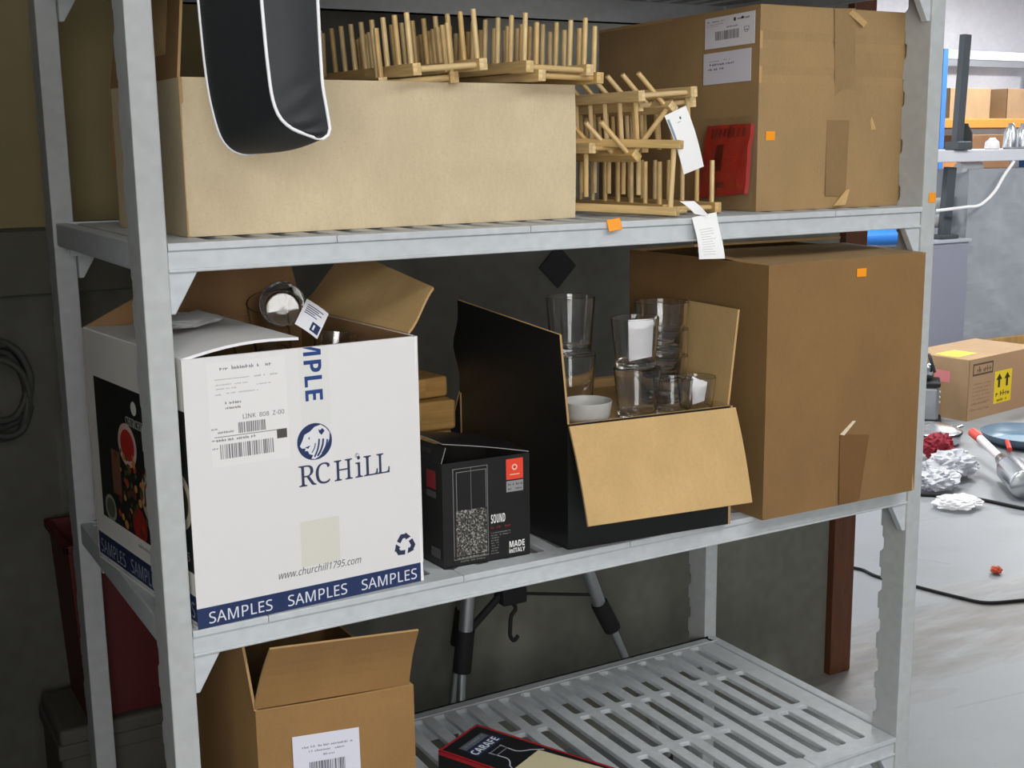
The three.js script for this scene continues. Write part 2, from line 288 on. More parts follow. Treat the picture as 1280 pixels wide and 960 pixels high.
function rack(label, origin, ax, ay, { pegs = 8, group = 'wooden plate racks' } = {}) {
  const t = thing('plate_rack', label, 'plate rack', origin, 0, group);
  const x = V(...ax).normalize(), y = V(...ay).addScaledVector(x, -V(...ay).dot(x)).normalize(), z = x.clone().cross(y);
  t.quaternion.setFromRotationMatrix(new THREE.Matrix4().makeBasis(x, y, z));
  const wm = [M.wood, M.wood2, M.wood3];
  for (const s of [0, RW]) {
    part('rail', railG, wm[Math.floor(rnd() * 3)], t).position.x = s;
    for (let i = 0; i < pegs; i++) part('peg', pegG, wm[Math.floor(rnd() * 3)], t).position.set(s, 0, -i * RP);
  }
  for (const z of [0.006, -0.32]) part('crossbar', dowelG, wm[Math.floor(rnd() * 3)], t).position.set(0, 0, z);
  return t;
}
rack('wooden plate rack with leaning pegs resting on the open carton beside the black bag', [0.3936, 1.7106, -0.075], [0.996, 0.085, 0.036], [-0.085, 0.996, 0.014]);
rack('wooden plate rack with upright pegs on the open carton, uppermost of a nested pair', [0.5929, 1.7193, -0.0851], [0.999, -0.033, 0.033], [0.032, 0.999, 0.017]);
rack('wooden plate rack nested under another at the carton end above the rack heap', [0.6172, 1.7066, -0.09], [0.998, -0.02, 0.0], [0.02, 0.998, 0.02]);
rack('wooden plate rack lying low under the leaning rack on the open carton', [0.376, 1.694, -0.145], [0.95, 0.08, 0.3], [-0.08, 0.99, 0.0]);
rack('wooden plate rack half hidden behind the black hanging bag', [0.142, 1.708, -0.175], [0.88, 0.0, 0.47], [0, 1, 0], { pegs: 8 });
// the heap beside the large carton
const heap = 'heap of plate racks between the cartons';
rack('upright wooden plate rack at the bottom of the heap, pegs before the red pouch', [0.872, 1.4885, -0.105], [0.998, 0.005, 0.06], [0, 1, 0.0], { group: heap });
const side = rack('wooden plate rack standing on its side in the heap, paper tags tied on', [0.853, 1.5885, -0.045], [-0.06, -1, 0], [0.86, -0.05, -0.5], { group: heap });
rack('upside-down wooden plate rack in the middle of the heap', [0.86, 1.5755, -0.15], [-0.998, 0.0, 0.0], [0.02, -1, 0], { group: heap });
rack('upside-down wooden plate rack on top of the heap', [0.925, 1.667, -0.1], [-0.995, -0.07, 0.0], [0.06, -1, 0], { group: heap });
rack('upside-down wooden plate rack second from the top of the heap', [0.955, 1.652, -0.14], [-0.995, -0.07, -0.05], [0.06, -1, 0], { group: heap });
rack('steeply tilted wooden plate rack with pegs pointing up and left in the heap', [0.7995, 1.5774, -0.1], [0.069, 0.0735, 0], [-0.0735, 0.069, 0], { group: heap });

const tagTex = (lines, edge) => canvasTex(256, 384, (c, w, h) => {
  c.fillStyle = '#f1f0f0'; c.fillRect(0, 0, w, h); c.fillStyle = '#9a9aa2';
  if (edge) { c.fillStyle = '#7d93a0'; c.fillRect(6, 30, 26, 150); c.fillStyle = '#333'; c.beginPath(); c.arc(150, 52, 9, 0, 7); c.fill(); c.fillStyle = '#9a9aa2'; c.fillRect(100, 70, 40, 4); }
  for (let i = 0; i < lines; i++) { const y = 120 + i * 22; c.fillRect(46, y, 100 + hash(i, 3, 5) * 70, 3); }
});
{
  const mk = (bl, br, tr, tl, tex, bend, name) => {
    const g = sheet(bl, br, tr, tl, 0.0004, { nx: 4, ny: 8, metres: false, bend });
    const m = part(name, g, [std(0xffffff, 0.8, { map: tex }), M.paper, M.paper], scene); scene.remove(m);
    side.updateMatrixWorld(true); side.attach(m); m.userData.label = 'white paper tag';
  };
  mk([0.8694, 1.5396, -0.035], [0.9165, 1.5519, -0.042], [0.8826, 1.6518, -0.05], [0.835, 1.6349, -0.045], tagTex(0, true), (u, v) => 0.004 * Math.sin(v * 3), 'paper_tag');
  mk([0.8665, 1.4025, 0.012], [0.9189, 1.4009, 0.012], [0.9068, 1.4782, 0.008], [0.8553, 1.471, 0.008], tagTex(11, false), (u, v) => 0.003 * Math.sin(v * 4 + u), 'paper_tag');
  mk([0.862, 1.4765, 0.004], [0.885, 1.4725, 0.012], [0.862, 1.497, 0.002], [0.842, 1.497, -0.01], tagTex(0, false), (u, v) => 0.003 * Math.sin(v * 3), 'paper_tag');
}

// ---------------------------------------------------------------- cartons on the upper shelf
const add = (a, b, k = 1) => [a[0] + b[0] * k, a[1] + b[1] * k, a[2] + b[2] * k];
// carton from its four base corners (front left, front right, back right, back left) and heights at those corners
function cartonBody(t, fl, fr, br, bl, h, th, mats, opt = {}) {
  const q = (p, k) => [p[0], p[1] + h[k], p[2]]; const F = { nx: 6, ny: 6, ...opt };
  part('front_panel', sheet(fl, fr, q(fr, 1), q(fl, 0), th, F), opt.front ? [opt.front, mats[1], mats[2]] : mats, t);
  part('side_panel', sheet(bl, fl, q(fl, 0), q(bl, 3), th, { nx: 6, ny: 6 }), opt.left ? [opt.left, mats[1], mats[2]] : mats, t);
  part('side_panel', sheet(fr, br, q(br, 2), q(fr, 1), th, { nx: 6, ny: 6 }), mats, t);
  part('back_panel', sheet(br, bl, q(bl, 3), q(br, 2), th, { nx: 6, ny: 6 }), mats, t);
  const cx = (fl[0] + fr[0] + br[0] + bl[0]) / 4, cz = (fl[2] + fr[2] + br[2] + bl[2]) / 4, up = (p) => [p[0] + (p[0] < cx ? 0.008 : -0.008), p[1] + 0.001, p[2] + (p[2] < cz ? 0.008 : -0.008)];
  part('bottom_panel', sheet(up(bl), up(br), up(fr), up(fl), th, { nx: 1, ny: 1 }), [mats[1], mats[0], mats[2]], t).position.y = th;
}
{
  const t = thing('open_carton', 'long pale cardboard carton with a plain front, plate racks lying across its open top', 'carton', [0.054, Y1 + 0.0005, -0.096]);
  const fl = [0, 0, 0], fr = [0.662, 0, -0.034], br = [0.645, 0, -0.36], bl = [-0.018, 0, -0.33], h = [0.2165, 0.2165, 0.21, 0.215];
  cartonBody(t, fl, fr, br, bl, h, 0.005, carton3(M.kraftPale, M.kraftDeep), { nx: 12, ny: 6, bend: (u, v) => 0.004 * Math.sin(u * 7) * Math.sin(v * 3.1) - 0.003 * Math.exp(-(((u - 0.03) / 0.015) ** 2)) });
  part('flap', sheet([-0.018, 0.214, -0.33], [-0.001, 0.216, -0.002], [0.03, 0.37, -0.06], [0.0, 0.37, -0.3], 0.004), carton3(M.kraftDeep), t);
  part('flap', sheet([0.645, 0.21, -0.36], [-0.018, 0.214, -0.33], [-0.01, 0.09, -0.39], [0.64, 0.09, -0.42], 0.004), carton3(M.kraftDeep), t);
}
const barcode = (c, x, y, w, h, n, s) => { let p = x; for (let i = 0; p < x + w; i++) { const k = w / n * (0.5 + hash(i, s, 1) * 1.3); if (i % 2 === 0) c.fillRect(p, y, k, h); p += k; } };
const scribble = (c, x, y, w, h, s) => { let p = x; for (let i = 0; p < x + w; i++) { const k = h * (0.35 + hash(i, s, 2) * 0.5); if (hash(i, s, 3) > 0.16) { const hh = h * (0.55 + 0.45 * hash(i, s, 4)); c.fillRect(p, y - hh, k * 0.3, hh); c.fillRect(p, y - h * 0.5, k * 0.75, h * 0.18); if (hash(i, s, 6) > 0.5) c.fillRect(p + k * 0.5, y - hh * 0.6, k * 0.26, hh * 0.6); } p += k; } };
const labelTexA = canvasTex(512, 384, (c, w, h) => {
  c.fillStyle = '#dcd9e0'; c.fillRect(0, 0, w, h); c.fillStyle = '#4b4a55'; scribble(c, 20, 60, 190, 20, 1); c.fillStyle = '#a3848f'; scribble(c, 20, 90, 170, 14, 2); scribble(c, 20, 112, 120, 12, 3);
  c.fillStyle = '#45444e'; scribble(c, 210, 150, 120, 22, 4); barcode(c, 110, 180, 240, 110, 60, 7); c.fillStyle = '#2e2e34'; c.fillRect(300, 40, 22, 42); c.beginPath(); c.arc(390, 56, 16, 0, 7); c.fill(); scribble(c, 340, 72, 130, 26, 6);
  c.strokeStyle = '#55545c'; c.lineWidth = 5; c.strokeRect(410, 170, 44, 40); c.beginPath(); c.arc(430, 220, 16, 0, 7); c.stroke(); c.fillStyle = '#b9b6c0'; c.fillRect(232, 20, 2, 100);
});
const labelTexB = canvasTex(512, 384, (c, w, h) => { c.fillStyle = '#d5d3df'; c.fillRect(0, 0, w, h); c.fillStyle = '#6c6b78'; scribble(c, 60, 110, 110, 14, 11); scribble(c, 220, 104, 70, 14, 12); c.fillStyle = '#3c3c49'; scribble(c, 52, 158, 280, 32, 13); scribble(c, 52, 214, 160, 32, 14); c.fillStyle = '#bdbbc8'; c.fillRect(40, 240, 160, 3); });
const labelTexC = canvasTex(512, 512, (c, w, h) => { c.fillStyle = '#d9d9e6'; c.fillRect(0, 0, w, h); c.fillStyle = '#6f6f7c'; scribble(c, 70, 105, 390, 20, 21); scribble(c, 120, 140, 160, 18, 22); scribble(c, 320, 140, 80, 18, 23); scribble(c, 200, 178, 120, 18, 24); c.fillStyle = '#34343c'; barcode(c, 120, 220, 270, 150, 52, 9); });
{
  const t = thing('large_carton', 'large tan taped carton with two white labels and a red pouch leaning on its side', 'carton', [1.054, Y1 + 0.0005, -0.066]);
  const fl = [0, 0, 0], fr = [0.384, 0, 0.004], br = [0.386, 0, -0.5], bl = [0.005, 0, -0.5], h = [0.353, 0.352, 0.35, 0.35];
  cartonBody(t, fl, fr, br, bl, h, 0.006, carton3(M.kraftMid, M.kraftDeep), { nx: 16, ny: 24, bend: (u, v) => 0.0035 * Math.sin(u * 3.1) * Math.sin(v * 3.1) - 0.0022 * Math.exp(-(((v - 0.83) / 0.012) ** 2)) - 0.002 * Math.exp(-(((v - 0.665) / 0.01) ** 2)) });
  for (const [z0, z1] of [[0, -0.247], [-0.25, -0.498]]) part('top_flap', sheet([0.002, 0.3525, z0], [0.384, 0.352, z0 + 0.003], [0.384, 0.351, z1], [0.004, 0.351, z1], 0.005), carton3(M.kraftMid), t);
  const tp = (x0, y0, x1, y1, x2, y2, x3, y3) => sheet([x0, y0, 0.0052], [x1, y1, 0.0056], [x2, y2, 0.0056], [x3, y3, 0.0052], 0.0003);
  part('packing_tape', tp(0.1745, 0.1975, 0.2238, 0.2008, 0.2174, 0.354, 0.1668, 0.352), M.tape, t); part('packing_tape', tp(0.1595, 0.023, 0.2093, 0.0214, 0.2121, 0.158, 0.157, 0.158), M.tape2, t);
  part('torn_tab', sheet([0.2, 0.345, 0.004], [0.207, 0.352, 0.008], [0.238, 0.33, 0.014], [0.233, 0.322, 0.01], 0.002), M.kraftInner, t);
  part('torn_tab', sheet([0.18, 0.004, 0.005], [0.203, 0.006, 0.013], [0.213, 0.034, 0.012], [0.206, 0.032, 0.009], 0.002), M.kraftInner, t);
  part('torn_tab', sheet([0.262, 0.139, 0.003], [0.277, 0.141, 0.009], [0.268, 0.163, 0.007], [0.266, 0.163, 0.004], 0.0015), M.kraftInner, t);
  put(part('orange_sticker', sticker(0.021, 0.016), M.orange, t, 'orange sticker'), 0.0275, 0.131, 0.0018);
  const lab = (y0, y1, z0, z1, m) => part('paper_label', sheet([-0.0012, y0, z0], [-0.0012, y0 + 0.002, z1], [-0.0012, y1 + 0.003, z1], [-0.0012, y1, z0], 0.0006, { metres: false }), [m, M.paper, M.paper], t, 'white printed label');
  lab(0.287, 0.3405, -0.148, -0.013, std(0xffffff, 0.7, { map: labelTexA })); lab(0.224, 0.279, -0.151, -0.021, std(0xffffff, 0.7, { map: labelTexB }));
}
{
  const t = thing('red_pouch', 'red packaged item in a clear plastic bag leaning against the large carton', 'pouch', [1.033, Y1 + 0.001, -0.13]);
  const g = sheet([0.0, 0.02, -0.075], [-0.006, 0.032, 0.062], [0.008, 0.152, 0.06], [0.012, 0.15, -0.062], 0.008, { nx: 20, ny: 20, bend: (u, v) => 0.004 * Math.sin(u * 3.1) * Math.sin(v * 3.1) + 0.004 * (vnoise(u * 6, v * 6, 60, 84) - 0.5), metres: false });
  const tx = canvasTex(256, 256, (c, w, h) => { c.fillStyle = '#9d2019'; c.fillRect(0, 0, w, h); c.fillStyle = 'rgba(60,8,8,0.75)'; c.fillRect(80, 70, 45, 95); c.fillStyle = 'rgba(70,10,10,0.55)'; c.fillRect(70, 205, 80, 22); for (let i = 0; i < 8; i++) c.fillRect(30 + i * 26, 12, 17, 34); c.fillStyle = 'rgba(205,60,48,0.5)'; for (let i = 0; i < 16; i++) c.fillRect(rnd() * 250, rnd() * 250, 30 * rnd(), 3); });
  part('pouch_body', g, [std(0xffffff, 0.28, { map: tx }), M.red, M.red], t);
  const fm = sheet([-0.006, 0.001, -0.085], [-0.012, 0.008, 0.07], [0.002, 0.165, 0.07], [0.006, 0.163, -0.075], 0.016, { nx: 18, ny: 18, bend: (u, v) => 0.0045 * (vnoise(u * 7, v * 7, 50, 81) - 0.5) + 0.0025 * (vnoise(u * 17, v * 17, 50, 82) - 0.5) });
  part('plastic_bag', fm, M.film, t, 'clear crinkled plastic');
}
// black bag hanging before the shelves
{
  const t = thing('hanging_bag', 'black padded fabric bag with white piping hanging from the top shelf', 'bag', [0.095, 1.583, 0.15]);
  const F = [[-0.012, 0.5], [-0.008, 0.3], [0.0, 0.1], [0.005, 0.06], [0.013, 0.042], [0.027, 0.03], [0.045, 0.023], [0.06, 0.018], [0.069, 0.0185], [0.0755, 0.026], [0.074, 0.045], [0.069, 0.08], [0.068, 0.1], [0.066, 0.3], [0.066, 0.5]];
  const Bk = [[-0.012, 0.5], [-0.004, 0.3], [0.004, 0.1], [0.010, 0.055], [0.02, 0.02], [0.032, 0.006], [0.048, 0.0], [0.064, 0.001], [0.074, 0.005], [0.082, 0.02], [0.081, 0.045], [0.078, 0.08], [0.078, 0.1], [0.076, 0.3], [0.07, 0.5]];
  const D = [-0.038, -0.138], n = F.length, rings = 9, pos = [], idx = [], uv = [];
  const fc = new THREE.CatmullRomCurve3(F.map(([x, y]) => V(x, y, 0))), bc = new THREE.CatmullRomCurve3(Bk.map(([x, y]) => V(x, y, 0))), K = 60;
  for (let r = 0; r < rings; r++) for (let i = 0; i <= K; i++) {
    const k = r / (rings - 1), a = fc.getPoint(i / K).lerp(bc.getPoint(i / K), k), bul = Math.sin(k * Math.PI);
    const cx = 0.034 + D[0] * k; let x = a.x + D[0] * k, y = a.y - bul * 0.006 * Math.max(0, 1 - a.y / 0.12);
    x += (x - cx) * 0.08 * bul; pos.push(x, y, D[1] * k); uv.push(i / K * 0.6, k * 0.15);
  }
  for (let r = 0; r < rings - 1; r++) for (let i = 0; i < K; i++) { const a = r * (K + 1) + i, b = a + 1, c = a + K + 1, d = c + 1; idx.push(a, c, b, b, c, d); }
  const cap = (r, flip) => { // a gently puffed end face
    const base = pos.length / 3, ring0 = r * (K + 1), m = 6;
    for (let j = 0; j <= m; j++) for (let i = 0; i <= K / 2; i++) {
      const L = ring0 + i, R = ring0 + K - i, s = j / m, lx = pos[L * 3], ly = pos[L * 3 + 1], rx = pos[R * 3], ry = pos[R * 3 + 1], z = pos[L * 3 + 2];
      const e = i / (K / 2), puff = 0.007 * Math.sin(s * Math.PI) * Math.sqrt(Math.max(0, 1 - e * e * e)) + 0.0018 * Math.sin(e * 40 + s * 5) * Math.sin(s * Math.PI) * e;
      pos.push(lx + (rx - lx) * s, ly + (ry - ly) * s, z + (flip ? -puff : puff)); uv.push(s * 0.07, (ly + (ry - ly) * s));
    }
    const w = K / 2 + 1; for (let j = 0; j < m; j++) for (let i = 0; i < K / 2; i++) { const a = base + j * w + i, b = a + w, c = a + 1, d = b + 1; if (flip) idx.push(a, b, c, c, b, d); else idx.push(a, c, b, b, c, d); }
  };
  cap(0, false); cap(rings - 1, true);
  const g = new THREE.BufferGeometry(); g.setAttribute('position', new THREE.Float32BufferAttribute(pos, 3)); g.setAttribute('uv', new THREE.Float32BufferAttribute(uv, 2)); g.setIndex(idx); g.computeVertexNormals();
  part('bag_body', g, M.bag, t);
  const pip = (curve, dx, dz) => new THREE.TubeGeometry(new THREE.CatmullRomCurve3(Array.from({ length: 61 }, (_, i) => { const p = curve.getPoint(i / 60); return V(p.x + dx, p.y, dz); })), 120, 0.0022, 8);
  part('piping', pip(fc, 0, 0.001), M.piping, t, 'white piping'); part('piping', pip(bc, D[0], D[1] - 0.001), M.piping, t, 'white piping');
  part('hanging_strap', tube([[0.03, 0.5, -0.07], [0.0, 0.47, -0.12], [-0.01, 0.4, -0.16], [-0.01, 0.345, -0.165], [0.0, 0.33, -0.172], [0.0, 0.36, -0.18]], 0.006, 30, 8), M.bag, t);
  part('bag_top', box(-0.03, 0.06, 0.49, 0.51, -0.135, -0.005, 0.008), M.bag, t);
}
// cartons out of view on the top shelf: they shade the shelf below
for (const [x0, x1, z0, z1, h, l] of [[0.03, 0.5, -0.05, -0.5, 0.3, 'brown carton on the top shelf at the bag end'], [0.53, 0.98, -0.03, -0.56, 0.26, 'brown carton in the middle of the top shelf'], [1.0, 1.38, -0.03, -0.4, 0.28, 'brown carton on the top shelf above the labelled carton']]) {
  const t = thing('carton', l, 'carton', [x0, Y0 + 0.0005, z0]); const w = x1 - x0, d = z1 - z0;
  cartonBody(t, [0, 0, 0], [w, 0, 0], [w, 0, d], [0, 0, d], [h, h, h, h], 0.005, carton3(M.kraftBrown));
  part('top_flap', sheet([0, h, 0], [w, h, 0], [w, h, d], [0, h, d], 0.005), carton3(M.kraftBrown), t);
}

// ---------------------------------------------------------------- middle shelf
const navyS = '#23335c';
const sampleFront = canvasTex(1024, 1096, (c, w, h) => {
  c.fillStyle = '#dedcdc'; c.fillRect(0, 0, w, h);
  // transparent tape with vertical lettering
  c.fillStyle = '#dad9d6'; c.fillRect(478, 0, 132, 330); c.fillStyle = '#d6d3c8'; c.fillRect(451, 726, 175, 197);
  c.save(); c.translate(500, 0); c.rotate(Math.PI / 2); c.fillStyle = '#23407c'; c.font = 'bold 108px sans-serif'; c.textBaseline = 'alphabetic'; c.textAlign = 'right'; c.fillText('SAMPLE', 228, 0); c.restore();
  // shipping label
  c.save(); c.translate(31, 4); c.scale(0.737, 0.653);
  c.fillStyle = '#e3e0df'; c.fillRect(90, 30, 440, 640); c.fillStyle = '#77757a';
  scribble(c, 160, 80, 280, 24, 31); c.fillStyle = '#9a989c'; c.fillRect(130, 134, 190, 3); scribble(c, 350, 140, 60, 14, 32); scribble(c, 440, 140, 40, 12, 33); scribble(c, 135, 172, 180, 10, 34); scribble(c, 135, 196, 110, 9, 35); scribble(c, 130, 232, 30, 12, 36); scribble(c, 190, 226, 180, 9, 37); scribble(c, 360, 190, 80, 9, 38);
  c.fillStyle = '#5f5d62'; scribble(c, 180, 290, 100, 18, 39); scribble(c, 180, 320, 80, 16, 40); c.textAlign = 'left'; c.font = '40px sans-serif'; c.fillText('LINK  808  Z-00', 270, 390, 240);
  c.fillStyle = '#6a686d'; barcode(c, 245, 410, 150, 66, 34, 41); c.fillRect(110, 484, 390, 4); scribble(c, 120, 514, 210, 20, 42); barcode(c, 138, 534, 300, 90, 62, 43); c.fillStyle = '#4e4a47'; c.fillRect(460, 484, 58, 58); c.fillStyle = '#77757a'; scribble(c, 96, 440, 30, 12, 44); scribble(c, 96, 560, 34, 12, 45); scribble(c, 130, 465, 100, 16, 46); scribble(c, 96, 510, 30, 12, 47);
  c.restore();
  // round lion emblem
  c.save(); c.translate(531, 393); c.fillStyle = navyS; c.beginPath(); c.arc(0, 0, 77, 0, 7); c.fill();
  c.fillStyle = '#dedde0'; const poly = (p) => { c.beginPath(); p.forEach(([x, y], i) => (i ? c.lineTo(x, y) : c.moveTo(x, y))); c.closePath(); c.fill(); };
  poly([[-66, 12], [-52, -14], [-44, -34], [-20, -44], [2, -62], [30, -68], [52, -52], [68, -30], [66, -4], [54, 22], [40, 46], [16, 66], [-2, 74], [-18, 70], [-10, 56], [-26, 50], [-32, 36], [-46, 34], [-40, 24], [-58, 22]]);
  c.fillStyle = navyS; poly([[18, -50], [26, -44], [36, -52], [46, -40], [32, -24], [22, -34]]); poly([[-28, -18], [-20, -22], [-24, -10]]); poly([[-44, 20], [-20, 14], [-30, 26]]);
  c.strokeStyle = navyS; c.lineCap = 'round'; for (const [a, b, d, e, f2, g2, lw] of [[20, -6, 18, 30, -2, 62, 7], [38, -4, 36, 30, 12, 60, 8], [56, 0, 54, 26, 32, 52, 7], [2, 8, 2, 26, -14, 44, 4]]) { c.lineWidth = lw; c.beginPath(); c.moveTo(a, b); c.quadraticCurveTo(d, e, f2, g2); c.stroke(); }
  c.restore();
  c.fillStyle = '#2c3552'; c.font = '122px serif'; c.textAlign = 'left'; c.fillText('R', 450, 576); c.fillText('C', 522, 576); c.fillText('H', 608, 576, 92); c.fillText('i', 706, 576); c.fillText('L', 744, 576); c.fillText('L', 806, 576, 70); c.font = '26px sans-serif'; c.fillText('©', 708, 488);
  c.fillStyle = '#3c3c40'; c.font = 'italic 42px sans-serif'; c.fillText('www.churchill1795.com', 344, 954, 378);
  // recycling mark
  c.save(); c.translate(934, 914); c.strokeStyle = '#28304c'; c.lineWidth = 20; for (let k = 0; k < 3; k++) { c.save(); c.rotate(k * Math.PI * 2 / 3); c.beginPath(); c.moveTo(-30, -16); c.lineTo(-14, -40); c.lineTo(8, -40); c.stroke(); c.fillStyle = '#28304c'; c.beginPath(); c.moveTo(4, -56); c.lineTo(4, -22); c.lineTo(30, -32); c.fill(); c.restore(); } c.restore();
  c.fillStyle = '#22315a'; c.fillRect(0, 1010, w, 86); c.fillStyle = '#dcdde4'; c.font = '68px sans-serif'; c.textBaseline = 'middle';
  for (const x of [44, 381, 718]) c.fillText('SAMPLES', x, 1056, 275);
});
const sampleLeft = canvasTex(640, 640, (c, w, h) => {
  c.fillStyle = '#d9d8d2'; c.fillRect(0, 0, w, h);
  c.fillStyle = '#161616'; c.fillRect(60, 120, 600, 384);
  const plate = (x, y, r, rim, food) => { c.fillStyle = rim; c.beginPath(); c.ellipse(x, y, r, r * 0.92, 0, 0, 7); c.fill(); c.fillStyle = food; c.beginPath(); c.ellipse(x, y, r * 0.74, r * 0.66, 0, 0, 7); c.fill(); };
  c.save(); c.beginPath(); c.rect(60, 120, 580, 384); c.clip();
  plate(270, 270, 62, '#c9a8a0', '#a8211a'); plate(420, 380, 78, '#a59a86', '#5d4a2c'); plate(570, 340, 80, '#b7ac9c', '#3b3226'); c.fillStyle = '#8a1d14'; c.beginPath(); c.arc(320, 470, 46, 0, 7); c.fill(); c.fillStyle = '#6d4a33'; c.fillRect(150, 300, 60, 120); plate(120, 470, 40, '#8d8d84', '#54544a');
  for (let i = 0; i < 60; i++) { c.fillStyle = ['#9c3b22', '#5d2a1c', '#b8803c', '#465022'][i % 4]; c.beginPath(); c.arc(180 + rnd() * 220, 290 + rnd() * 200, 4 + rnd() * 9, 0, 7); c.fill(); }
  c.fillStyle = '#d5d5d0'; c.beginPath(); c.arc(330, 165, 18, 0, 7); c.fill(); c.font = '30px serif'; c.fillText('CHURCHILL', 270, 215, 130); c.fillText('1795', 560, 480, 60); c.restore();
  c.fillStyle = '#8e8c88'; scribble(c, 300, 530, 300, 14, 51);
  c.fillStyle = '#202b4c'; c.fillRect(0, 560, w, 72); c.fillStyle = '#9ba0b4'; c.font = '52px sans-serif'; for (const x of [20, 235, 450]) c.fillText('SAMPLES', x, 616, 180);
});
{
  const t = thing('sample_carton', 'white sample carton with a blue band, lion emblem and open top', 'carton', [0.008, Y2 + 0.0005, 0.0]);
  const fl = [0, 0, 0], fr = [0.354, 0, -0.014], br = [0.325, 0, -0.415], bl = [-0.048, 0, -0.4], h = [0.379, 0.379, 0.379, 0.379], th = 0.005;
  const white = [std(0xffffff, 0.5), M.kraftDeep, M.kraftEdge];
  const fmat = std(0xffffff, 0.42, { map: sampleFront }), lmat = std(0xffffff, 0.45, { map: sampleLeft }), wm = M.white, q = (p, y) => [p[0], y, p[2]];
  part('front_panel', sheet(fl, fr, q(fr, 0.379), q(fl, 0.379), th, { nx: 10, ny: 10, metres: false, bend: (u, v) => 0.003 * Math.sin(u * 3.1) * Math.sin(v * 3) }), [fmat, M.kraftDeep, M.paper], t, 'white printed front with a navy band');
  part('side_panel', sheet(bl, fl, q(fl, 0.379), q(bl, 0.379), th, { nx: 6, ny: 6, metres: false }), [lmat, M.kraftDeep, M.paper], t, 'white side printed with a dark food picture');
  part('side_panel', sheet(fr, br, q(br, 0.379), q(fr, 0.379), th), [wm, M.kraftDeep, M.paper], t);
  part('back_panel', sheet(br, bl, q(bl, 0.379), q(br, 0.379), th), [wm, M.kraftDeep, M.paper], t);
  part('bottom_panel', sheet([bl[0], th, bl[2]], [br[0], th, br[2]], [fr[0], th, fr[2]], [fl[0], th, fl[2]], th), [M.kraftDeep, wm, M.paper], t);
  part('flap', sheet([0.0, 0.380, -0.002], [0.172, 0.392, -0.02], [0.13, 0.398, -0.37], [-0.046, 0.381, -0.398], 0.004, { nx: 8, ny: 8, bend: (u, v) => 0.009 * Math.sin(u * 3.1) * Math.sin(v * 4 + 1) }), [wm, M.kraftInner, M.paper], t, 'white flap folded over the top');
  part('flap', sheet([0.353, 0.378, -0.04], [0.324, 0.381, -0.413], [0.42, 0.46, -0.4], [0.424, 0.422, -0.075], 0.004, { nx: 8, ny: 8, bend: (u, v) => -0.02 * Math.sin(v * 1.5) * Math.sin(v * 1.5) }), [wm, M.kraftInner, M.kraftEdge], t, 'opened flap showing kraft inside');
  part('flap', sheet([0.325, 0.379, -0.415], [-0.048, 0.379, -0.4], [0.1, 0.45, -0.408], [0.3, 0.5, -0.42], 0.004), [wm, M.kraftDeep, M.kraftEdge], t);
}
const lathe = (pts, n = 40) => new THREE.LatheGeometry(pts.map(([r, y]) => new THREE.Vector2(r, y)), n);
const tumbler = (r0, r1, h, w = 0.0022, base = 0.007) => lathe([[0.0001, 0], [r0 * 0.92, 0], [r0, 0.003], [r1, h - 0.001], [r1 - w * 0.5, h], [r1 - w, h - 0.001], [r0 - w, base + 0.002], [r0 * 0.8, base], [0.0001, base]]);
function glass(label, geo, [x, y, z], rot, mat = M.glass, group) { const m = single('drinking_glass', geo, mat, label, 'glass', group); m.position.set(x, y, z); if (rot) m.rotation.set(...rot); return m; }
{
  // glasses inside the sample carton: standing and lying on each other
  const g0 = tumbler(0.03, 0.034, 0.11);
  const lg = glass('clear glass lying on its side in the sample carton, tagged with a paper slip', g0, [0.235, Y2 + 0.405, -0.235], [1.25, 0.3, 0.35]);
  const sl = part('paper_slip', sheet([-0.012, 0, 0], [0.028, 0, 0], [0.028, 0.055, 0], [-0.012, 0.055, 0], 0.0004, { nx: 4, ny: 2, metres: false, bend: (u) => -0.006 * (u - 0.5) * (u - 0.5) }), [std(0xffffff, 0.8, { map: canvasTex(160, 220, (c) => { c.fillStyle = '#e9e9ee'; c.fillRect(0, 0, 160, 220); c.fillStyle = '#22315a'; for (let i = 0; i < 5; i++) { c.fillRect(20, 30 + i * 16, 60 + hash(i, 2, 2) * 60, 7); } c.fillRect(90, 130, 60, 70); c.fillStyle = '#e9e9ee'; c.fillRect(104, 146, 12, 40); }) }), M.paper, M.paper], scene, 'white printed slip');
  sl.position.set(0.212, Y2 + 0.395, -0.09); sl.rotation.set(-0.6, 0.25, -0.65); scene.updateMatrixWorld(true); lg.attach(sl);
  glass('clear glass half sunk among the others in the sample carton', g0, [0.16, Y2 + 0.27, -0.3], [0.15, 0, 0.3]);
  glass('clear glass leaning at the right wall inside the sample carton', g0, [0.265, Y2 + 0.27, -0.13], [-0.1, 0, -0.2]);
  glass('clear glass deep in the back of the sample carton', g0, [0.26, Y2 + 0.31, -0.36], [0.4, 0, 0.2]);
  const fg = new THREE.IcosahedronGeometry(0.05, 5), p = fg.attributes.position;
  for (let i = 0; i < p.count; i++) { const x = p.getX(i), y = p.getY(i), z = p.getZ(i), k = 0.8 + 0.5 * vnoise(x * 60 + 9, (y + z) * 60 + 9, 500, 91); p.setXYZ(i, x * k * 1.1, y * k * 0.2, z * k * 0.9); }
  fg.computeVertexNormals(); const w = single('foam_wrap', fg, M.frosted, 'crumpled white foam wrap lying on the folded carton flap', 'packing foam'); w.position.set(0.06, Y2 + 0.406, -0.2);
}
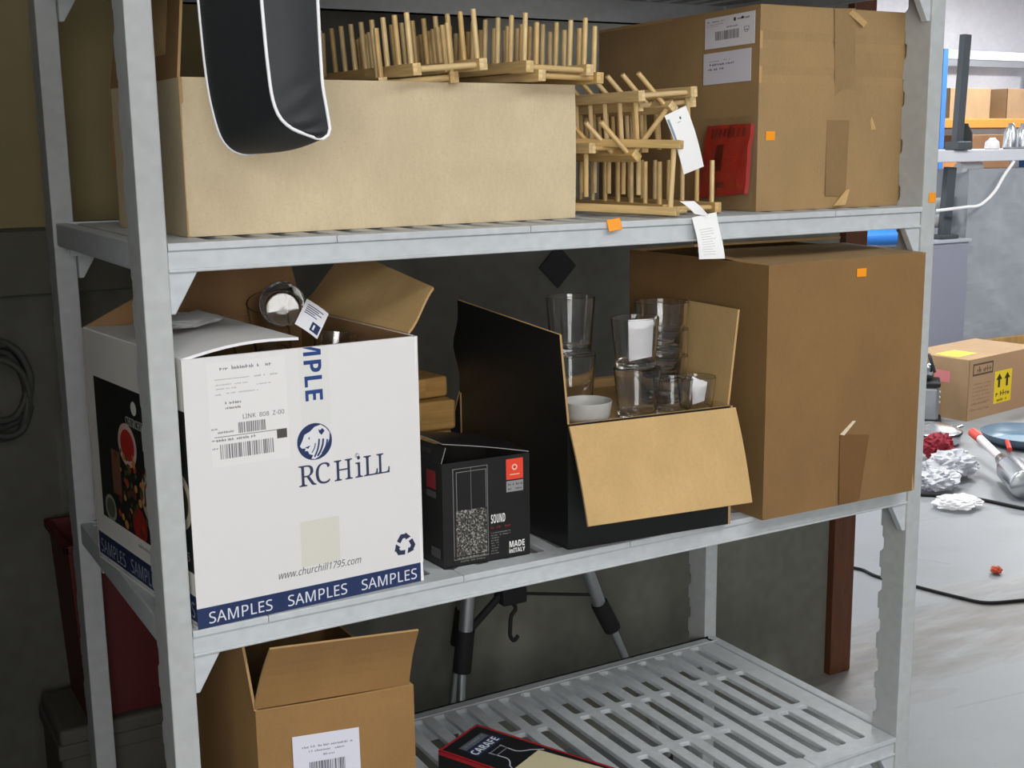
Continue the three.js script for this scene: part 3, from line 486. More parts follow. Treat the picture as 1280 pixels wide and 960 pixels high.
// wooden boards behind
{
  const mk = (x0, x1, y0, y1, z0, z1, ry, l) => { const m = single('wooden_block', grainX(uvM(rbox(x1 - x0, y1 - y0, z1 - z0, 0.006, 3))), M.board, l, 'wooden block', 'wooden blocks behind the small black box'); m.position.set((x0 + x1) / 2, (y0 + y1) / 2, (z0 + z1) / 2); m.rotation.y = ry; };
  mk(0.47, 0.6, Y2 + 0.0005, 1.075, -0.52, -0.375, 0.04, 'lowest and tallest wooden block of the stack beside the sample carton');
  mk(0.47, 0.61, 1.077, 1.132, -0.51, -0.37, -0.06, 'wide wooden board lying across the wooden block');
  mk(0.5, 0.6, 1.134, 1.172, -0.49, -0.39, 0.12, 'small wooden block topmost on the stack');
}
// small black box
const coffeeTex = canvasTex(576, 640, (c, w, h) => {
  c.fillStyle = '#161616'; c.fillRect(0, 0, w, h); c.strokeStyle = '#7c7c78'; c.lineWidth = 4; c.strokeRect(70, 40, 224, 557); c.strokeRect(92, 62, 192, 520); c.lineWidth = 3; c.beginPath(); c.moveTo(186, 40); c.lineTo(186, 298); c.stroke();
  c.fillStyle = '#6f6d68'; c.fillRect(86, 298, 200, 300);
  for (let i = 0; i < 1300; i++) { c.fillStyle = ['#2a2826', '#4a4744', '#9a978f', '#1d1c1b'][i % 4]; c.beginPath(); c.ellipse(88 + rnd() * 196, 300 + rnd() * 290, 6, 4, rnd() * 3, 0, 7); c.fill(); }
  c.fillStyle = '#161616'; c.fillRect(60, 578, 240, 8); c.fillStyle = '#77766f'; scribble(c, 110, 616, 160, 14, 61);
  c.fillStyle = '#e2452e'; c.fillRect(420, 23, 114, 128); c.fillStyle = '#f0b9a8'; c.beginPath(); c.arc(477, 76, 19, 0, 7); c.fill(); c.fillRect(444, 118, 66, 6); c.fillStyle = '#c23523'; c.beginPath(); c.arc(477, 76, 10, 0, 7); c.fill();
  c.fillStyle = '#8d8d8d'; c.fillRect(420, 159, 114, 68); c.fillStyle = '#3b3b3b'; scribble(c, 432, 188, 90, 16, 62); scribble(c, 432, 216, 90, 16, 63);
  c.fillStyle = '#e4e4e2'; c.font = 'bold 76px sans-serif'; c.fillText('SOUND', 313, 406, 98); c.fillStyle = '#7d1f1f'; scribble(c, 313, 442, 120, 22, 64); c.fillStyle = '#9c9b97'; for (let i = 0; i < 9; i++) scribble(c, 313, 470 + i * 16, i < 2 ? 130 : 50, 9, 65 + i);
  c.fillStyle = '#f0f0ee'; c.font = 'bold 54px sans-serif'; c.fillText('MADE', 432, 576, 110); c.font = 'bold 40px sans-serif'; c.fillText('inITALY', 432, 612, 110);
});
const coffeeSide = canvasTex(400, 640, (c, w, h) => { c.fillStyle = '#171717'; c.fillRect(0, 0, w, h); c.fillStyle = '#7d1f26'; c.fillRect(250, 60, 90, 110); c.fillStyle = '#4b4b4b'; c.fillRect(250, 185, 90, 40); c.fillRect(280, 530, 90, 60); });
{
  const t = thing('small_box', 'small black printed box with a red emblem and a half open lid', 'box', [0.411, Y2 + 0.0005, -0.042]);
  const fl = [0, 0, 0], fr = [0.153, 0, 0.008], br = [0.146, 0, 0.008 - 0.13], bl = [-0.008, 0, -0.13], h = 0.17, q = (p, y) => [p[0], y, p[2]], th = 0.0012;
  part('front_panel', sheet(fl, fr, q(fr, h), q(fl, h), th, { metres: false }), [std(0xffffff, 0.38, { map: coffeeTex }), M.blackInner, M.blackInner], t, 'black front printed with a glass of beans');
  part('side_panel', sheet(bl, fl, q(fl, h), q(bl, h), th, { metres: false }), [std(0xffffff, 0.38, { map: coffeeSide }), M.blackInner, M.blackInner], t);
  part('side_panel', sheet(fr, br, q(br, h), q(fr, h), th), [M.black, M.blackInner, M.blackInner], t);
  part('back_panel', sheet(br, bl, q(bl, h), q(br, h), th), [M.black, M.blackInner, M.blackInner], t);
  part('bottom_panel', sheet(bl, br, fr, fl, th), [M.blackInner, M.black, M.black], t).position.y = th;
  part('lid', sheet([0.003, h + 0.032, -0.002], [0.152, h + 0.003, 0.009], [0.147, h + 0.004, -0.122], [-0.008, h + 0.03, -0.13], th, { nx: 8, ny: 6, bend: (u, v) => 0.003 * Math.sin(v * 3.1) + 0.0015 * Math.sin(u * 3.1) }), [std(0x1b1a1b, 0.35), M.blackInner, std(0x8c8c8c, 0.8)], t);
  part('tuck_flap', sheet([-0.007, h - 0.002, -0.12], [0.001, h, -0.004], [0.01, h + 0.024, -0.006], [0.0, h + 0.024, -0.11], th), [M.black, M.blackInner, std(0x8c8c8c, 0.8)], t);
}
// black carton of glasses
{
  const t = thing('glass_carton', 'black carton with a kraft lined front flap hanging open, full of glasses', 'carton', [0.627, Y2 + 0.0005, -0.0175]);
  const fl = [0, 0, 0], fr = [0.317, 0, 0.0305], br = [0.347, 0, -0.3], bl = [-0.02, 0, -0.335], h = 0.211, q = (p, y) => [p[0], y, p[2]], th = 0.005, mats = [M.black, M.kraftInner, M.kraftEdge];
  cartonBody(t, fl, fr, br, bl, [h, h, h, h], th, mats);
  part('front_flap', sheet([-0.015, 0.067, 0.08], [0.305, 0.06, 0.097], [0.3175, h, 0.034], [0.0, h, 0.002], 0.004, { nx: 6, ny: 6, bend: (u, v) => 0.004 * Math.sin(v * 3) }).translate(0, 0, 0.003), [M.kraftInner, M.black, M.kraftEdge], t, 'pale kraft inside of the front flap').position.set(0, -0.002, 0);
  part('side_flap', sheet(q(bl, h), q(fl, h), [-0.027, h + 0.151, 0.02], [-0.033, h + 0.174, -0.31], 0.004, { nx: 6, ny: 10, bend: (u, v) => 0.006 * Math.sin(v * 3) * (1 - u), edge: (u, v) => [u < 0.01 ? 0.03 * Math.sin(v * 9) * Math.sin(v * 3.1) : u, v] }), [M.black, M.blackMatte, M.kraftEdge], t);
  part('side_flap', sheet([0.318, h, 0.02], [0.33, h, -0.125], [0.352, h + 0.162, -0.135], [0.342, h + 0.162, 0.014], 0.004), [M.black, M.kraftInner, M.kraftEdge], t);
  part('back_flap', sheet(q(br, h), q(bl, h), [-0.018, h - 0.12, -0.40], [0.345, h - 0.12, -0.37], 0.004), [M.black, M.blackMatte, M.kraftEdge], t);
  // a false floor of folded card that carries the upper glasses
  part('card_divider', sheet([0.006, 0.196, -0.008], [0.31, 0.196, 0.02], [0.338, 0.196, -0.29], [-0.01, 0.196, -0.32], 0.003), M.kraftInner, t);
}
{
  const gy = Y2 + 0.1975, G = 'glasses packed in the black carton';
  const nest = lathe([[0.0001, 0], [0.031, 0], [0.034, 0.003], [0.0375, 0.04], [0.0455, 0.046], [0.048, 0.089], [0.0472, 0.09], [0.0462, 0.089], [0.0438, 0.0475], [0.036, 0.042], [0.032, 0.008], [0.0001, 0.008]], 44);
  const wide = tumbler(0.033, 0.041, 0.086, 0.0018, 0.012), tall = tumbler(0.036, 0.043, 0.1, 0.0018, 0.012), small = tumbler(0.028, 0.034, 0.062, 0.0018, 0.009);
  for (let k = 0; k < 3; k++) glass(['lowest', 'middle', 'topmost'][k] + ' clear glass of the tall stack in the black carton', nest, [0.886, gy + 0.0005 + k * 0.0475, -0.115], null, M.glass, G);
  glass('clear glass under the one holding white paper in the black carton', wide, [0.79, gy, -0.052], null, M.glass, G);
  glass('clear glass holding folded white paper, stacked in the black carton', wide, [0.786, gy + 0.0865, -0.052], [0, 0, 0.03], M.glass, G);
  glass('small clear glass with a white slip beside the kraft side flap', small, [0.903, gy, -0.036], null, M.glass, G);
  glass('clear glass standing behind the grey cup in the black carton', tall, [0.73, gy, -0.165], null, M.glass, G);
  glass('clear glass stacked above another behind the grey cup', tall, [0.729, gy + 0.1005, -0.166], null, M.glass, G);
  glass('small clear glass between the two stacks in the black carton', small, [0.858, gy, -0.042], null, M.glass, G);
  const gc = single('grey_cup', lathe([[0.0001, 0], [0.032, 0], [0.039, 0.012], [0.0425, 0.036], [0.042, 0.037], [0.041, 0.036], [0.037, 0.012], [0.0001, 0.004]], 40), std(0xaeada9, 0.5), 'low grey ceramic cup at the left rim of the black carton', 'cup'); gc.position.set(0.7, gy, -0.072);
  const ps = single('folded_paper', merge([sheet([-0.022, 0, 0.012], [0.022, 0.004, 0.016], [0.026, 0.068, 0.014], [-0.026, 0.07, 0.014], 0.0004), sheet([-0.02, 0.0, 0.01], [-0.006, 0.002, -0.018], [-0.002, 0.05, -0.016], [-0.022, 0.066, 0.012], 0.0004)]), M.paper, 'folded white paper stuck in an upper glass', 'paper'); ps.position.set(0.786, gy + 0.101, -0.052);
  const p2 = single('paper_slip', merge([sheet([-0.012, 0, 0.006], [0.012, 0.004, 0.008], [0.018, 0.036, 0.008], [-0.014, 0.05, 0.006], 0.0004), sheet([-0.012, 0, 0.006], [0.002, 0.0, -0.008], [0.002, 0.04, -0.01], [-0.014, 0.05, 0.006], 0.0004)]), M.paper, 'crumpled white slip in the glass beside the kraft flap', 'paper'); p2.position.set(0.903, gy + 0.014, -0.036);
}
// large brown carton
{
  const t = thing('large_carton', 'large plain brown carton with a torn tape strip, jutting over the middle shelf edge', 'carton', [1.0036, Y2 + 0.0005, 0.0285]);
  const fl = [0, 0, 0], fr = [0.372, 0, 0.006], br = [0.376, 0, -0.41], bl = [0.004, 0, -0.41], h = [0.449, 0.452, 0.452, 0.45];
  cartonBody(t, fl, fr, br, bl, h, 0.006, carton3(M.kraftBrown, M.kraftDeep), { nx: 10, ny: 10, bend: (u, v) => 0.004 * Math.sin(u * 3.1) * Math.sin(v * 3.1) });
  part('top_flap', sheet([0.001, 0.449, 0.0], [0.371, 0.452, 0.006], [0.372, 0.458, -0.2], [0.006, 0.462, -0.2], 0.005), carton3(M.kraftMid), t);
  part('top_flap', sheet([0.376, 0.452, -0.41], [0.004, 0.45, -0.41], [0.006, 0.472, -0.21], [0.372, 0.47, -0.21], 0.005, {}), carton3(M.kraftMid), t);
  part('packing_tape', sheet([0.176, 0.004, 0.0075], [0.2265, 0.006, 0.0082], [0.244, 0.125, 0.0086], [0.172, 0.1345, 0.0076], 0.0004), std(0x7d5a32, 0.4, { map: kraftMap }), t);
  part('torn_tab', sheet([0.171, 0.135, 0.008], [0.176, 0.134, 0.014], [0.205, 0.157, 0.013], [0.201, 0.157, 0.009], 0.0005), std(0xd8c8b0, 0.15), t, 'shiny lifted tape end');
  put(part('orange_sticker', sticker(0.023, 0.015), M.orange, t, 'orange sticker'), 0.2115, 0.4245, 0.0055);
}
// ---------------------------------------------------------------- lower shelf
{
  const t = thing('open_carton', 'open brown carton with a raised flap and a white barcode label on the lower shelf', 'carton', [0.0938, Y3 + 0.0005, -0.05]);
  const fl = [0.004, 0, 0], fr = [0.262, 0, 0], br = [0.255, 0, -0.36], bl = [-0.02, 0, -0.34], h = [0.364, 0.345, 0.35, 0.364];
  cartonBody(t, fl, fr, br, bl, h, 0.005, carton3(M.kraftRust, M.kraftDeep), { nx: 8, ny: 8, bend: (u, v) => 0.003 * Math.sin(u * 3.1) });
  part('flap', sheet([0.003, 0.366, -0.003], [0.256, 0.346, -0.003], [0.253, 0.453, 0.045], [0.017, 0.475, 0.045], 0.004, { nx: 6, ny: 6, bend: (u, v) => -0.005 * Math.sin(v * 3.1) }), carton3(M.kraftRust), t);
  part('flap', sheet([-0.02, 0.364, -0.34], [0.003, 0.364, -0.003], [-0.006, 0.47, -0.02], [-0.026, 0.47, -0.33], 0.004), carton3(M.kraftRust), t);
  part('flap', sheet([0.255, 0.35, -0.36], [-0.02, 0.364, -0.34], [-0.01, 0.46, -0.38], [0.25, 0.45, -0.4], 0.004), carton3(M.kraftRust), t);
  part('paper_label', sheet([0.057, 0.206, 0.0042], [0.166, 0.196, 0.0042], [0.165, 0.2995, 0.0042], [0.057, 0.311, 0.0042], 0.0006, { metres: false }), [std(0xffffff, 0.7, { map: labelTexC }), M.paper, M.paper], t, 'white barcode label');
}
const carafeTop = canvasTex(512, 1280, (c, w, h) => {
  c.fillStyle = '#17171a'; c.fillRect(0, 0, w, h); c.fillStyle = '#b3212a'; c.fillRect(0, 0, 22, h); c.fillRect(w - 22, 0, 22, h); c.fillRect(0, 0, w, 20);
  c.fillStyle = '#5a5e6a'; c.fillRect(110, 110, 300, 70); c.fillStyle = '#22304f'; c.fillRect(90, 190, 340, 110); c.fillStyle = '#dfe2ea'; c.font = 'bold 96px sans-serif'; c.textBaseline = 'middle'; c.fillText('CARAFE', 96, 246, 320); c.fillStyle = '#8b8f99'; scribble(c, 130, 150, 250, 30, 71);
  c.strokeStyle = '#cfd3da'; c.lineWidth = 10; c.beginPath(); c.moveTo(180, 330); c.lineTo(190, 470); c.quadraticCurveTo(190, 520, 110, 560); c.lineTo(60, 640); c.moveTo(330, 330); c.lineTo(320, 470); c.quadraticCurveTo(330, 520, 400, 560); c.lineTo(460, 640); c.stroke();
  c.strokeStyle = '#77808e'; c.strokeRect(185, 340, 140, 60); c.fillStyle = '#d5cba8'; c.beginPath(); c.moveTo(90, 610); c.lineTo(430, 610); c.lineTo(470, 1240); c.lineTo(50, 1240); c.fill();
});
{
  const t = thing('carafe_box', 'black box with red edges and a carafe picture lying on the lower shelf', 'box', [0.509, Y3 + 0.0005, -0.28]);
  const u = [0.111, 0, -0.056], d = [0.13 * 1.06, 0, 0.281 * 1.06], h = 0.0895, O = [0, 0, 0], A = u, Bc = add(u, d), Cc = d, up = (p) => [p[0], h, p[2]];
  const edge = [std(0x17171a, 0.35), M.black, M.black];
  part('top_panel', sheet(up(Cc), up(Bc), up(A), up(O), 0.001, { metres: false }), [std(0xffffff, 0.35, { map: carafeTop }), M.black, M.black], t, 'glossy black top printed with a carafe');
  const sideTex = canvasTex(512, 128, (c, w, hh) => { c.fillStyle = '#141416'; c.fillRect(0, 0, w, hh); c.fillStyle = '#a11e26'; c.fillRect(0, 0, w, 12); c.fillStyle = '#6a6a70'; scribble(c, 60, 60, 120, 16, 72); scribble(c, 60, 90, 90, 12, 73); });
  part('side_panel', sheet(O, Cc, up(Cc), up(O), 0.001, { metres: false }), [std(0xffffff, 0.35, { map: sideTex }), M.black, M.black], t);
  part('end_panel', sheet(A, O, up(O), up(A), 0.001), edge, t); part('side_panel', sheet(Bc, A, up(A), up(Bc), 0.001), edge, t); part('end_panel', sheet(Cc, Bc, up(Bc), up(Cc), 0.001), edge, t);
  part('bottom_panel', sheet(O, A, Bc, Cc, 0.001), edge, t).position.y = 0.001;
}
// ---------------------------------------------------------------- behind the shelving
{
  const t = thing('tripod', 'folded metal tripod with black clamps and a centre hook standing behind the shelving', 'tripod', [0.955, 0, -0.78]);
  const L = (p) => [p[0] - 0.955, p[1], p[2] + 0.78];
  const leg = (a, k, b, c2, rz) => { const g = part('leg', rodG(L(a), L(k), 0.017, 14), M.alu, t); part('leg_clamp', rodG(L(k), L(b), 0.022, 10), M.blackMatte, g); part('lower_leg', rodG(L(b), L(c2), 0.0105, 12), M.alu, g); part('rubber_foot', rodG(L(c2), [L(c2)[0], 0.0, L(c2)[2]], 0.016, 12), M.blackMatte, g); };
  leg([0.88, 0.95, -0.78], [0.8319, 0.4892, -0.78], [0.82, 0.39, -0.78], [0.79, 0.015, -0.77]);
  leg([1.02, 0.95, -0.78], [1.205, 0.48, -0.78], [1.245, 0.405, -0.78], [1.42, 0.015, -0.78]);
  leg([0.93, 0.95, -0.8], [0.878, 0.5, -0.875], [0.868, 0.41, -0.885], [0.835, 0.015, -0.93]);
  part('centre_column', rodG(L([0.955, 0.54, -0.78]), L([0.955, 1.2, -0.78]), 0.014, 14), M.alu, t);
  part('head', box(-0.06, 0.06, 0.93, 0.99, -0.04, 0.04, 0.01), M.blackMatte, t);
  part('spreader_hub', box(-0.035, 0.03, 0.535, 0.575, -0.025, 0.025, 0.005), M.blackMatte, t);
  part('spreader_arm', rodG(L([0.845, 0.49, -0.78]), L([0.93, 0.56, -0.78]), 0.009, 8), M.blackMatte, t);
  part('spreader_arm', rodG(L([0.98, 0.55, -0.78]), L([1.19, 0.505, -0.78]), 0.004, 8), M.blackMatte, t);
  part('hook', tube([[0, 0.535, 0], [0.012, 0.515, 0], [0, 0.5, 0], [-0.004, 0.47, 0], [-0.004, 0.45, 0], [0.006, 0.436, 0], [0.018, 0.446, 0]], 0.005, 30, 8), M.blackMatte, t);
}
{
  const t = thing('red_crate', 'red plastic bin standing on a grey crate behind the shelving corner', 'bin', [0.085, 0.5, -0.83]);
  const w = (z0, z1) => { const s = 0.94; return s; };
  const G = (y, s) => [[-0.12 * s, y, 0.1 * s], [0.13 * s, y, 0.1 * s], [0.13 * s, y, -0.1 * s], [-0.12 * s, y, -0.1 * s]];
  const a = G(0, 0.88), b = G(0.36, 1), rm = std(0x560b09, 0.55);
  for (let i = 0; i < 4; i++) { const j = (i + 1) % 4; part('bin_wall', sheet(a[i], a[j], b[j], b[i], 0.004), rm, t); }
  part('bin_base', sheet(a[0], a[1], a[2], a[3], 0.004), rm, t).position.y = 0.004;
  part('bin_rim', merge([box(-0.128, 0.138, 0.345, 0.362, 0.097, 0.108, 0.003), box(-0.128, 0.138, 0.345, 0.362, -0.108, -0.097, 0.003), box(-0.128, -0.117, 0.345, 0.362, -0.108, 0.108, 0.003), box(0.127, 0.138, 0.345, 0.362, -0.108, 0.108, 0.003)]), rm, t);
  single('grey_crate', merge([box(-0.08, 0.2, 0, 0.498, -0.93, -0.72, 0.01), box(-0.085, 0.205, 0.44, 0.47, -0.935, -0.715, 0.004)]), std(0x55534c, 0.7), 'dark grey crate on the floor under the red bin', 'crate');
  single('cable_coil', tube(Array.from({ length: 40 }, (_, i) => [-0.1 + 0.05 * Math.cos(i * 0.8) * (1 + 0.1 * Math.sin(i)), 1.13 + 0.08 * Math.sin(i * 0.8) - 0.02 * Math.cos(i * 0.31), -0.94 + 0.012 * Math.sin(i * 1.7)]), 0.007, 300, 6), std(0x4a4a45, 0.6), 'grey cable coil hanging on the wall behind the shelving corner', 'cable');
}
{ // tall cupboard beside the shelving, just out of view: it keeps the light off the carton's side
  const t = thing('tall_cupboard', 'tall dark grey steel cupboard standing beside the shelving end', 'cupboard', [-0.68, 0, -0.27]), m = std(0x55534d, 0.6);
  part('body', box(-0.3, 0.31, 0.06, 2.12, -0.68, 0.8, 0.006), m, t); part('plinth', box(-0.28, 0.28, 0, 0.06, -0.66, 0.77, 0.003), M.blackMatte, t);
  for (const k of [-1, 1]) { const d = part('door', box(k < 0 ? -0.295 : 0.003, k < 0 ? -0.003 : 0.295, 0.08, 2.1, 0.801, 0.818, 0.003), m, t); part('handle', box(k * 0.03 - 0.008, k * 0.03 + 0.008, 1.0, 1.14, 0.819, 0.835, 0.003), M.alu, d); }
}
// ---------------------------------------------------------------- storeroom beyond
const bgKraft = kraft(0xa98a66), bgKraft2 = kraft(0x9c7d5c);
function cartonSimple(name, label, x, y, z, w, h, d, turn, mat, group, frontTex, leftTex) {
  const t = thing(name, label, 'carton', [x, y, z], turn, group);
  cartonBody(t, [0, 0, 0], [w, 0, 0], [w, 0, -d], [0, 0, -d], [h, h, h, h], 0.004, carton3(mat), { metres: !frontTex, front: frontTex });
  for (const [a, b] of [[0, -d / 2 + 0.001], [-d / 2 - 0.001, -d]]) part('top_flap', sheet([0, h + 0.004, a], [w, h + 0.004, a], [w, h + 0.005, b], [0, h + 0.005, b], 0.004), carton3(mat), t);
  return t;
}
const bigBoxTex = canvasTex(512, 256, (c, w, h) => {
  c.fillStyle = '#b3926d'; c.fillRect(0, 0, w, h); c.strokeStyle = '#5a452f'; c.lineWidth = 8; c.strokeRect(30, 22, 140, 44); c.fillStyle = '#5a452f'; c.font = 'bold 34px sans-serif'; scribble(c, 42, 58, 118, 26, 81);
  c.fillStyle = '#8d6f4e'; for (let i = 0; i < 6; i++) scribble(c, 30, 110 + i * 16, 130, 9, 82 + i); c.fillRect(20, 190, 120, 3); scribble(c, 20, 220, 130, 14, 91);
  c.fillStyle = '#f1d61c'; c.fillRect(190, 70, 130, 140); c.fillStyle = '#2b2510'; for (const x of [225, 285]) { c.beginPath(); c.moveTo(x, 82); c.lineTo(x + 22, 108); c.lineTo(x + 8, 108); c.lineTo(x + 8, 142); c.lineTo(x - 8, 142); c.lineTo(x - 8, 108); c.lineTo(x - 22, 108); c.fill(); } c.font = 'bold 28px sans-serif'; scribble(c, 205, 180, 100, 24, 92); scribble(c, 215, 203, 80, 14, 93);
});
{
  // facing corner of the large floor carton at (5.33, -3.09): its long side runs right, its short side runs back and left
  const ang = 0.15, t = cartonSimple('floor_carton', 'tan carton with a bright yellow sticker on the storeroom floor', 5.328, 0.0005, -3.093, 0.75, 0.355, 0.42, ang, bgKraft, null, std(0xffffff, 0.8, { map: bigBoxTex }));
  part('yellow_label', sheet([0.04, 0.361, -0.1], [0.24, 0.361, -0.1], [0.24, 0.361, -0.25], [0.04, 0.361, -0.25], 0.0006), std(0xe8d23a, 0.7), t, 'yellow label on top'); 
  part('pink_label', sheet([-0.001, 0.21, -0.22], [-0.001, 0.21, -0.12], [-0.001, 0.28, -0.12], [-0.001, 0.28, -0.22], 0.0006), std(0xd27d7d, 0.7), t);
  cartonSimple('floor_carton', 'small pinkish carton standing before the stickered carton', 5.72, 0.0005, -2.87, 0.3, 0.25, 0.1, ang, kraft(0xd0a08a));
}
{
  const t = thing('coffee_machine', 'chrome and black tabletop machine on the floor beside the stickered carton', 'machine', [5.11, 0.0005, -3.26], 0.75);
  part('body', rbox(0.2, 0.2, 0.22, 0.02, 4).translate(0, 0.12, 0), std(0x9a9ca0, 0.3, { metalness: 0.6 }), t); part('base', box(-0.11, 0.11, 0, 0.022, -0.12, 0.13, 0.006), M.blackMatte, t);
  part('top_plate', box(-0.105, 0.105, 0.22, 0.245, -0.115, 0.115, 0.008), M.blackMatte, t);
  part('bowl', lathe([[0.0001, 0.25], [0.07, 0.25], [0.085, 0.29], [0.083, 0.33], [0.06, 0.345], [0.0001, 0.35]], 28), M.steel, t); part('handle', tube([[-0.06, 0.3, 0.08], [-0.03, 0.38, 0.05], [0.04, 0.38, 0.05], [0.075, 0.29, 0.08]], 0.009, 24, 8), M.blackMatte, t);
  for (let i = 0; i < 3; i++) part('button', new THREE.SphereGeometry(0.008, 12, 8).translate(-0.02, 0.12 + i * 0.03, 0.112), M.white, t);
}
{
  const pan = (label, x, z, r, h, inner, outer, a) => { const t = thing('frying_pan', label, 'pan', [x, 0.0005, z], a); part('pan_body', lathe([[0.0001, 0], [r * 0.75, 0], [r * 0.93, h * 0.5], [r, h], [r * 0.985, h], [r * 0.9, h * 0.5], [r * 0.72, 0.006], [0.0001, 0.006]], 48), outer, t); part('pan_coating', new THREE.CircleGeometry(r * 0.72, 40).rotateX(-Math.PI / 2).translate(0, 0.0065, 0), inner, t); return t; };
  const a = thing('steel_pot', 'shiny steel lidded pan on the storeroom floor', 'pan', [4.76, 0.0005, -2.85]);
  part('pot_body', lathe([[0.0001, 0], [0.13, 0], [0.15, 0.015], [0.155, 0.06], [0.15, 0.062]], 48), M.steel, a); part('pot_lid', lathe([[0.157, 0.062], [0.15, 0.075], [0.1, 0.095], [0.0001, 0.105]], 48), M.steel, a); part('lid_band', new THREE.TorusGeometry(0.153, 0.006, 8, 48).rotateX(Math.PI / 2).translate(0, 0.064, 0), M.blackMatte, a); part('pot_handle', tube([[0.15, 0.04, 0], [0.2, 0.055, 0], [0.24, 0.06, 0]], 0.01, 12, 8), M.steel, a);
  const b = pan('large blue-grey frying pan lying behind the red handled tools', 5.17, -2.56, 0.24, 0.06, std(0x6d8699, 0.4), std(0x5d7486, 0.4), 0); part('pan_handle', rodG([-0.23, 0.05, 0.05], [-0.4, 0.06, 0.2], 0.012, 10), std(0xc9362a, 0.5), b);
  const s = thing('steel_shaker', 'steel flask with a red and white handle lying on the floor', 'flask', [4.24, 0, -1.86]);
  const fb = lathe([[0.0001, 0], [0.062, 0], [0.068, 0.02], [0.066, 0.24], [0.045, 0.32], [0.03, 0.36], [0.03, 0.41], [0.0001, 0.41]], 32).applyQuaternion(new THREE.Quaternion().setFromUnitVectors(V(0, 1, 0), V(0.2487, 0.02, -0.33).normalize())).translate(0, 0.069, 0);
  part('flask_body', fb, M.steel, s); part('flask_handle', rodG([0.245, 0.088, -0.325], [0.4, 0.12, -0.58], 0.02, 12), std(0xd9d2cf, 0.5), s); part('handle_grip', rodG([0.4, 0.12, -0.58], [0.44, 0.13, -0.66], 0.024, 12), std(0xc9402e, 0.5), s);
  const lump = (name, label, cat, mat, x, y, z, sx, sy, sz, sd) => { const g = new THREE.IcosahedronGeometry(1, 6), p = g.attributes.position; for (let i = 0; i < p.count; i++) { const a2 = p.getX(i), b2 = p.getY(i), c2 = p.getZ(i); const k = 0.6 + 0.4 * vnoise(a2 * 3 + 7, b2 * 3 + c2 * 2 + 7, 500, sd) + 0.34 * Math.abs(2 * vnoise(a2 * 7 + 17, b2 * 7 + c2 * 6 + 17, 500, sd + 1) - 1) + 0.12 * vnoise(a2 * 19 + 27, b2 * 17 + c2 * 19 + 27, 500, sd + 2); p.setXYZ(i, a2 * k * sx, Math.max(-1, b2 * k) * sy, c2 * k * sz); } g.computeVertexNormals(); g.computeBoundingBox(); const m = single(name, g, mat, label, cat); m.position.set(x, y - g.boundingBox.min.y, z); return m; };
  const bagM = new THREE.MeshPhysicalMaterial({ color: 0xcdced3, roughness: 0.35, transmission: 0.3, thickness: 0, side: THREE.DoubleSide });
  lump('plastic_bag', 'crumpled white plastic bag on the floor beside the red cloth', 'plastic bag', bagM, 4.27, 0.0005, -2.31, 0.14, 0.065, 0.1, 101); lump('plastic_bag', 'flattened white plastic bag beside the shelving post', 'plastic bag', bagM, 4.05, 0.0005, -2.2, 0.12, 0.045, 0.08, 103);
  lump('plastic_sheet', 'thin clear plastic wrap spread before the pans', 'plastic bag', M.frosted, 3.9, 0.0005, -1.95, 0.1, 0.025, 0.08, 105);
  lump('red_cloth', 'crumpled dark red cloth between the pans', 'cloth', std(0x8f2030, 0.8), 4.5, 0.0005, -2.58, 0.08, 0.07, 0.07, 107);
  single('orange_box', box(-0.08, 0.08, 0, 0.05, -0.05, 0.05, 0.004).rotateY(0.5).translate(4.9, 0.001, -2.24), std(0xd9543a, 0.6), 'flat orange packet leaning by the blue-grey pan', 'packet');
  lump('red_scrap', 'tiny red scrap lying alone on the pale floor', 'scrap', std(0xc4563a, 0.7), 3.336, 0.0005, -1.287, 0.02, 0.014, 0.02, 109);
  single('black_cable', tube([[2.0, 0.006, -1.9], [2.6, 0.006, -1.75], [2.93, 0.006, -1.595], [2.928, 0.006, -1.492], [2.967, 0.006, -1.337], [3.01, 0.006, -1.18], [3.043, 0.006, -1.101], [3.18, 0.006, -1.043], [3.6, 0.006, -0.9], [4.2, 0.006, -0.8]], 0.006, 140, 8), M.blackMatte, 'thin black cable running across the pale floor', 'cable');
  single('black_cable', tube([[3.75, 0.008, -2.3], [4.05, 0.008, -2.0], [4.15, 0.008, -1.7], [4.6, 0.008, -1.5], [5.4, 0.006, -1.5]], 0.008, 60, 8), M.blackMatte, 'black cable beside the plastic bags', 'cable');
}
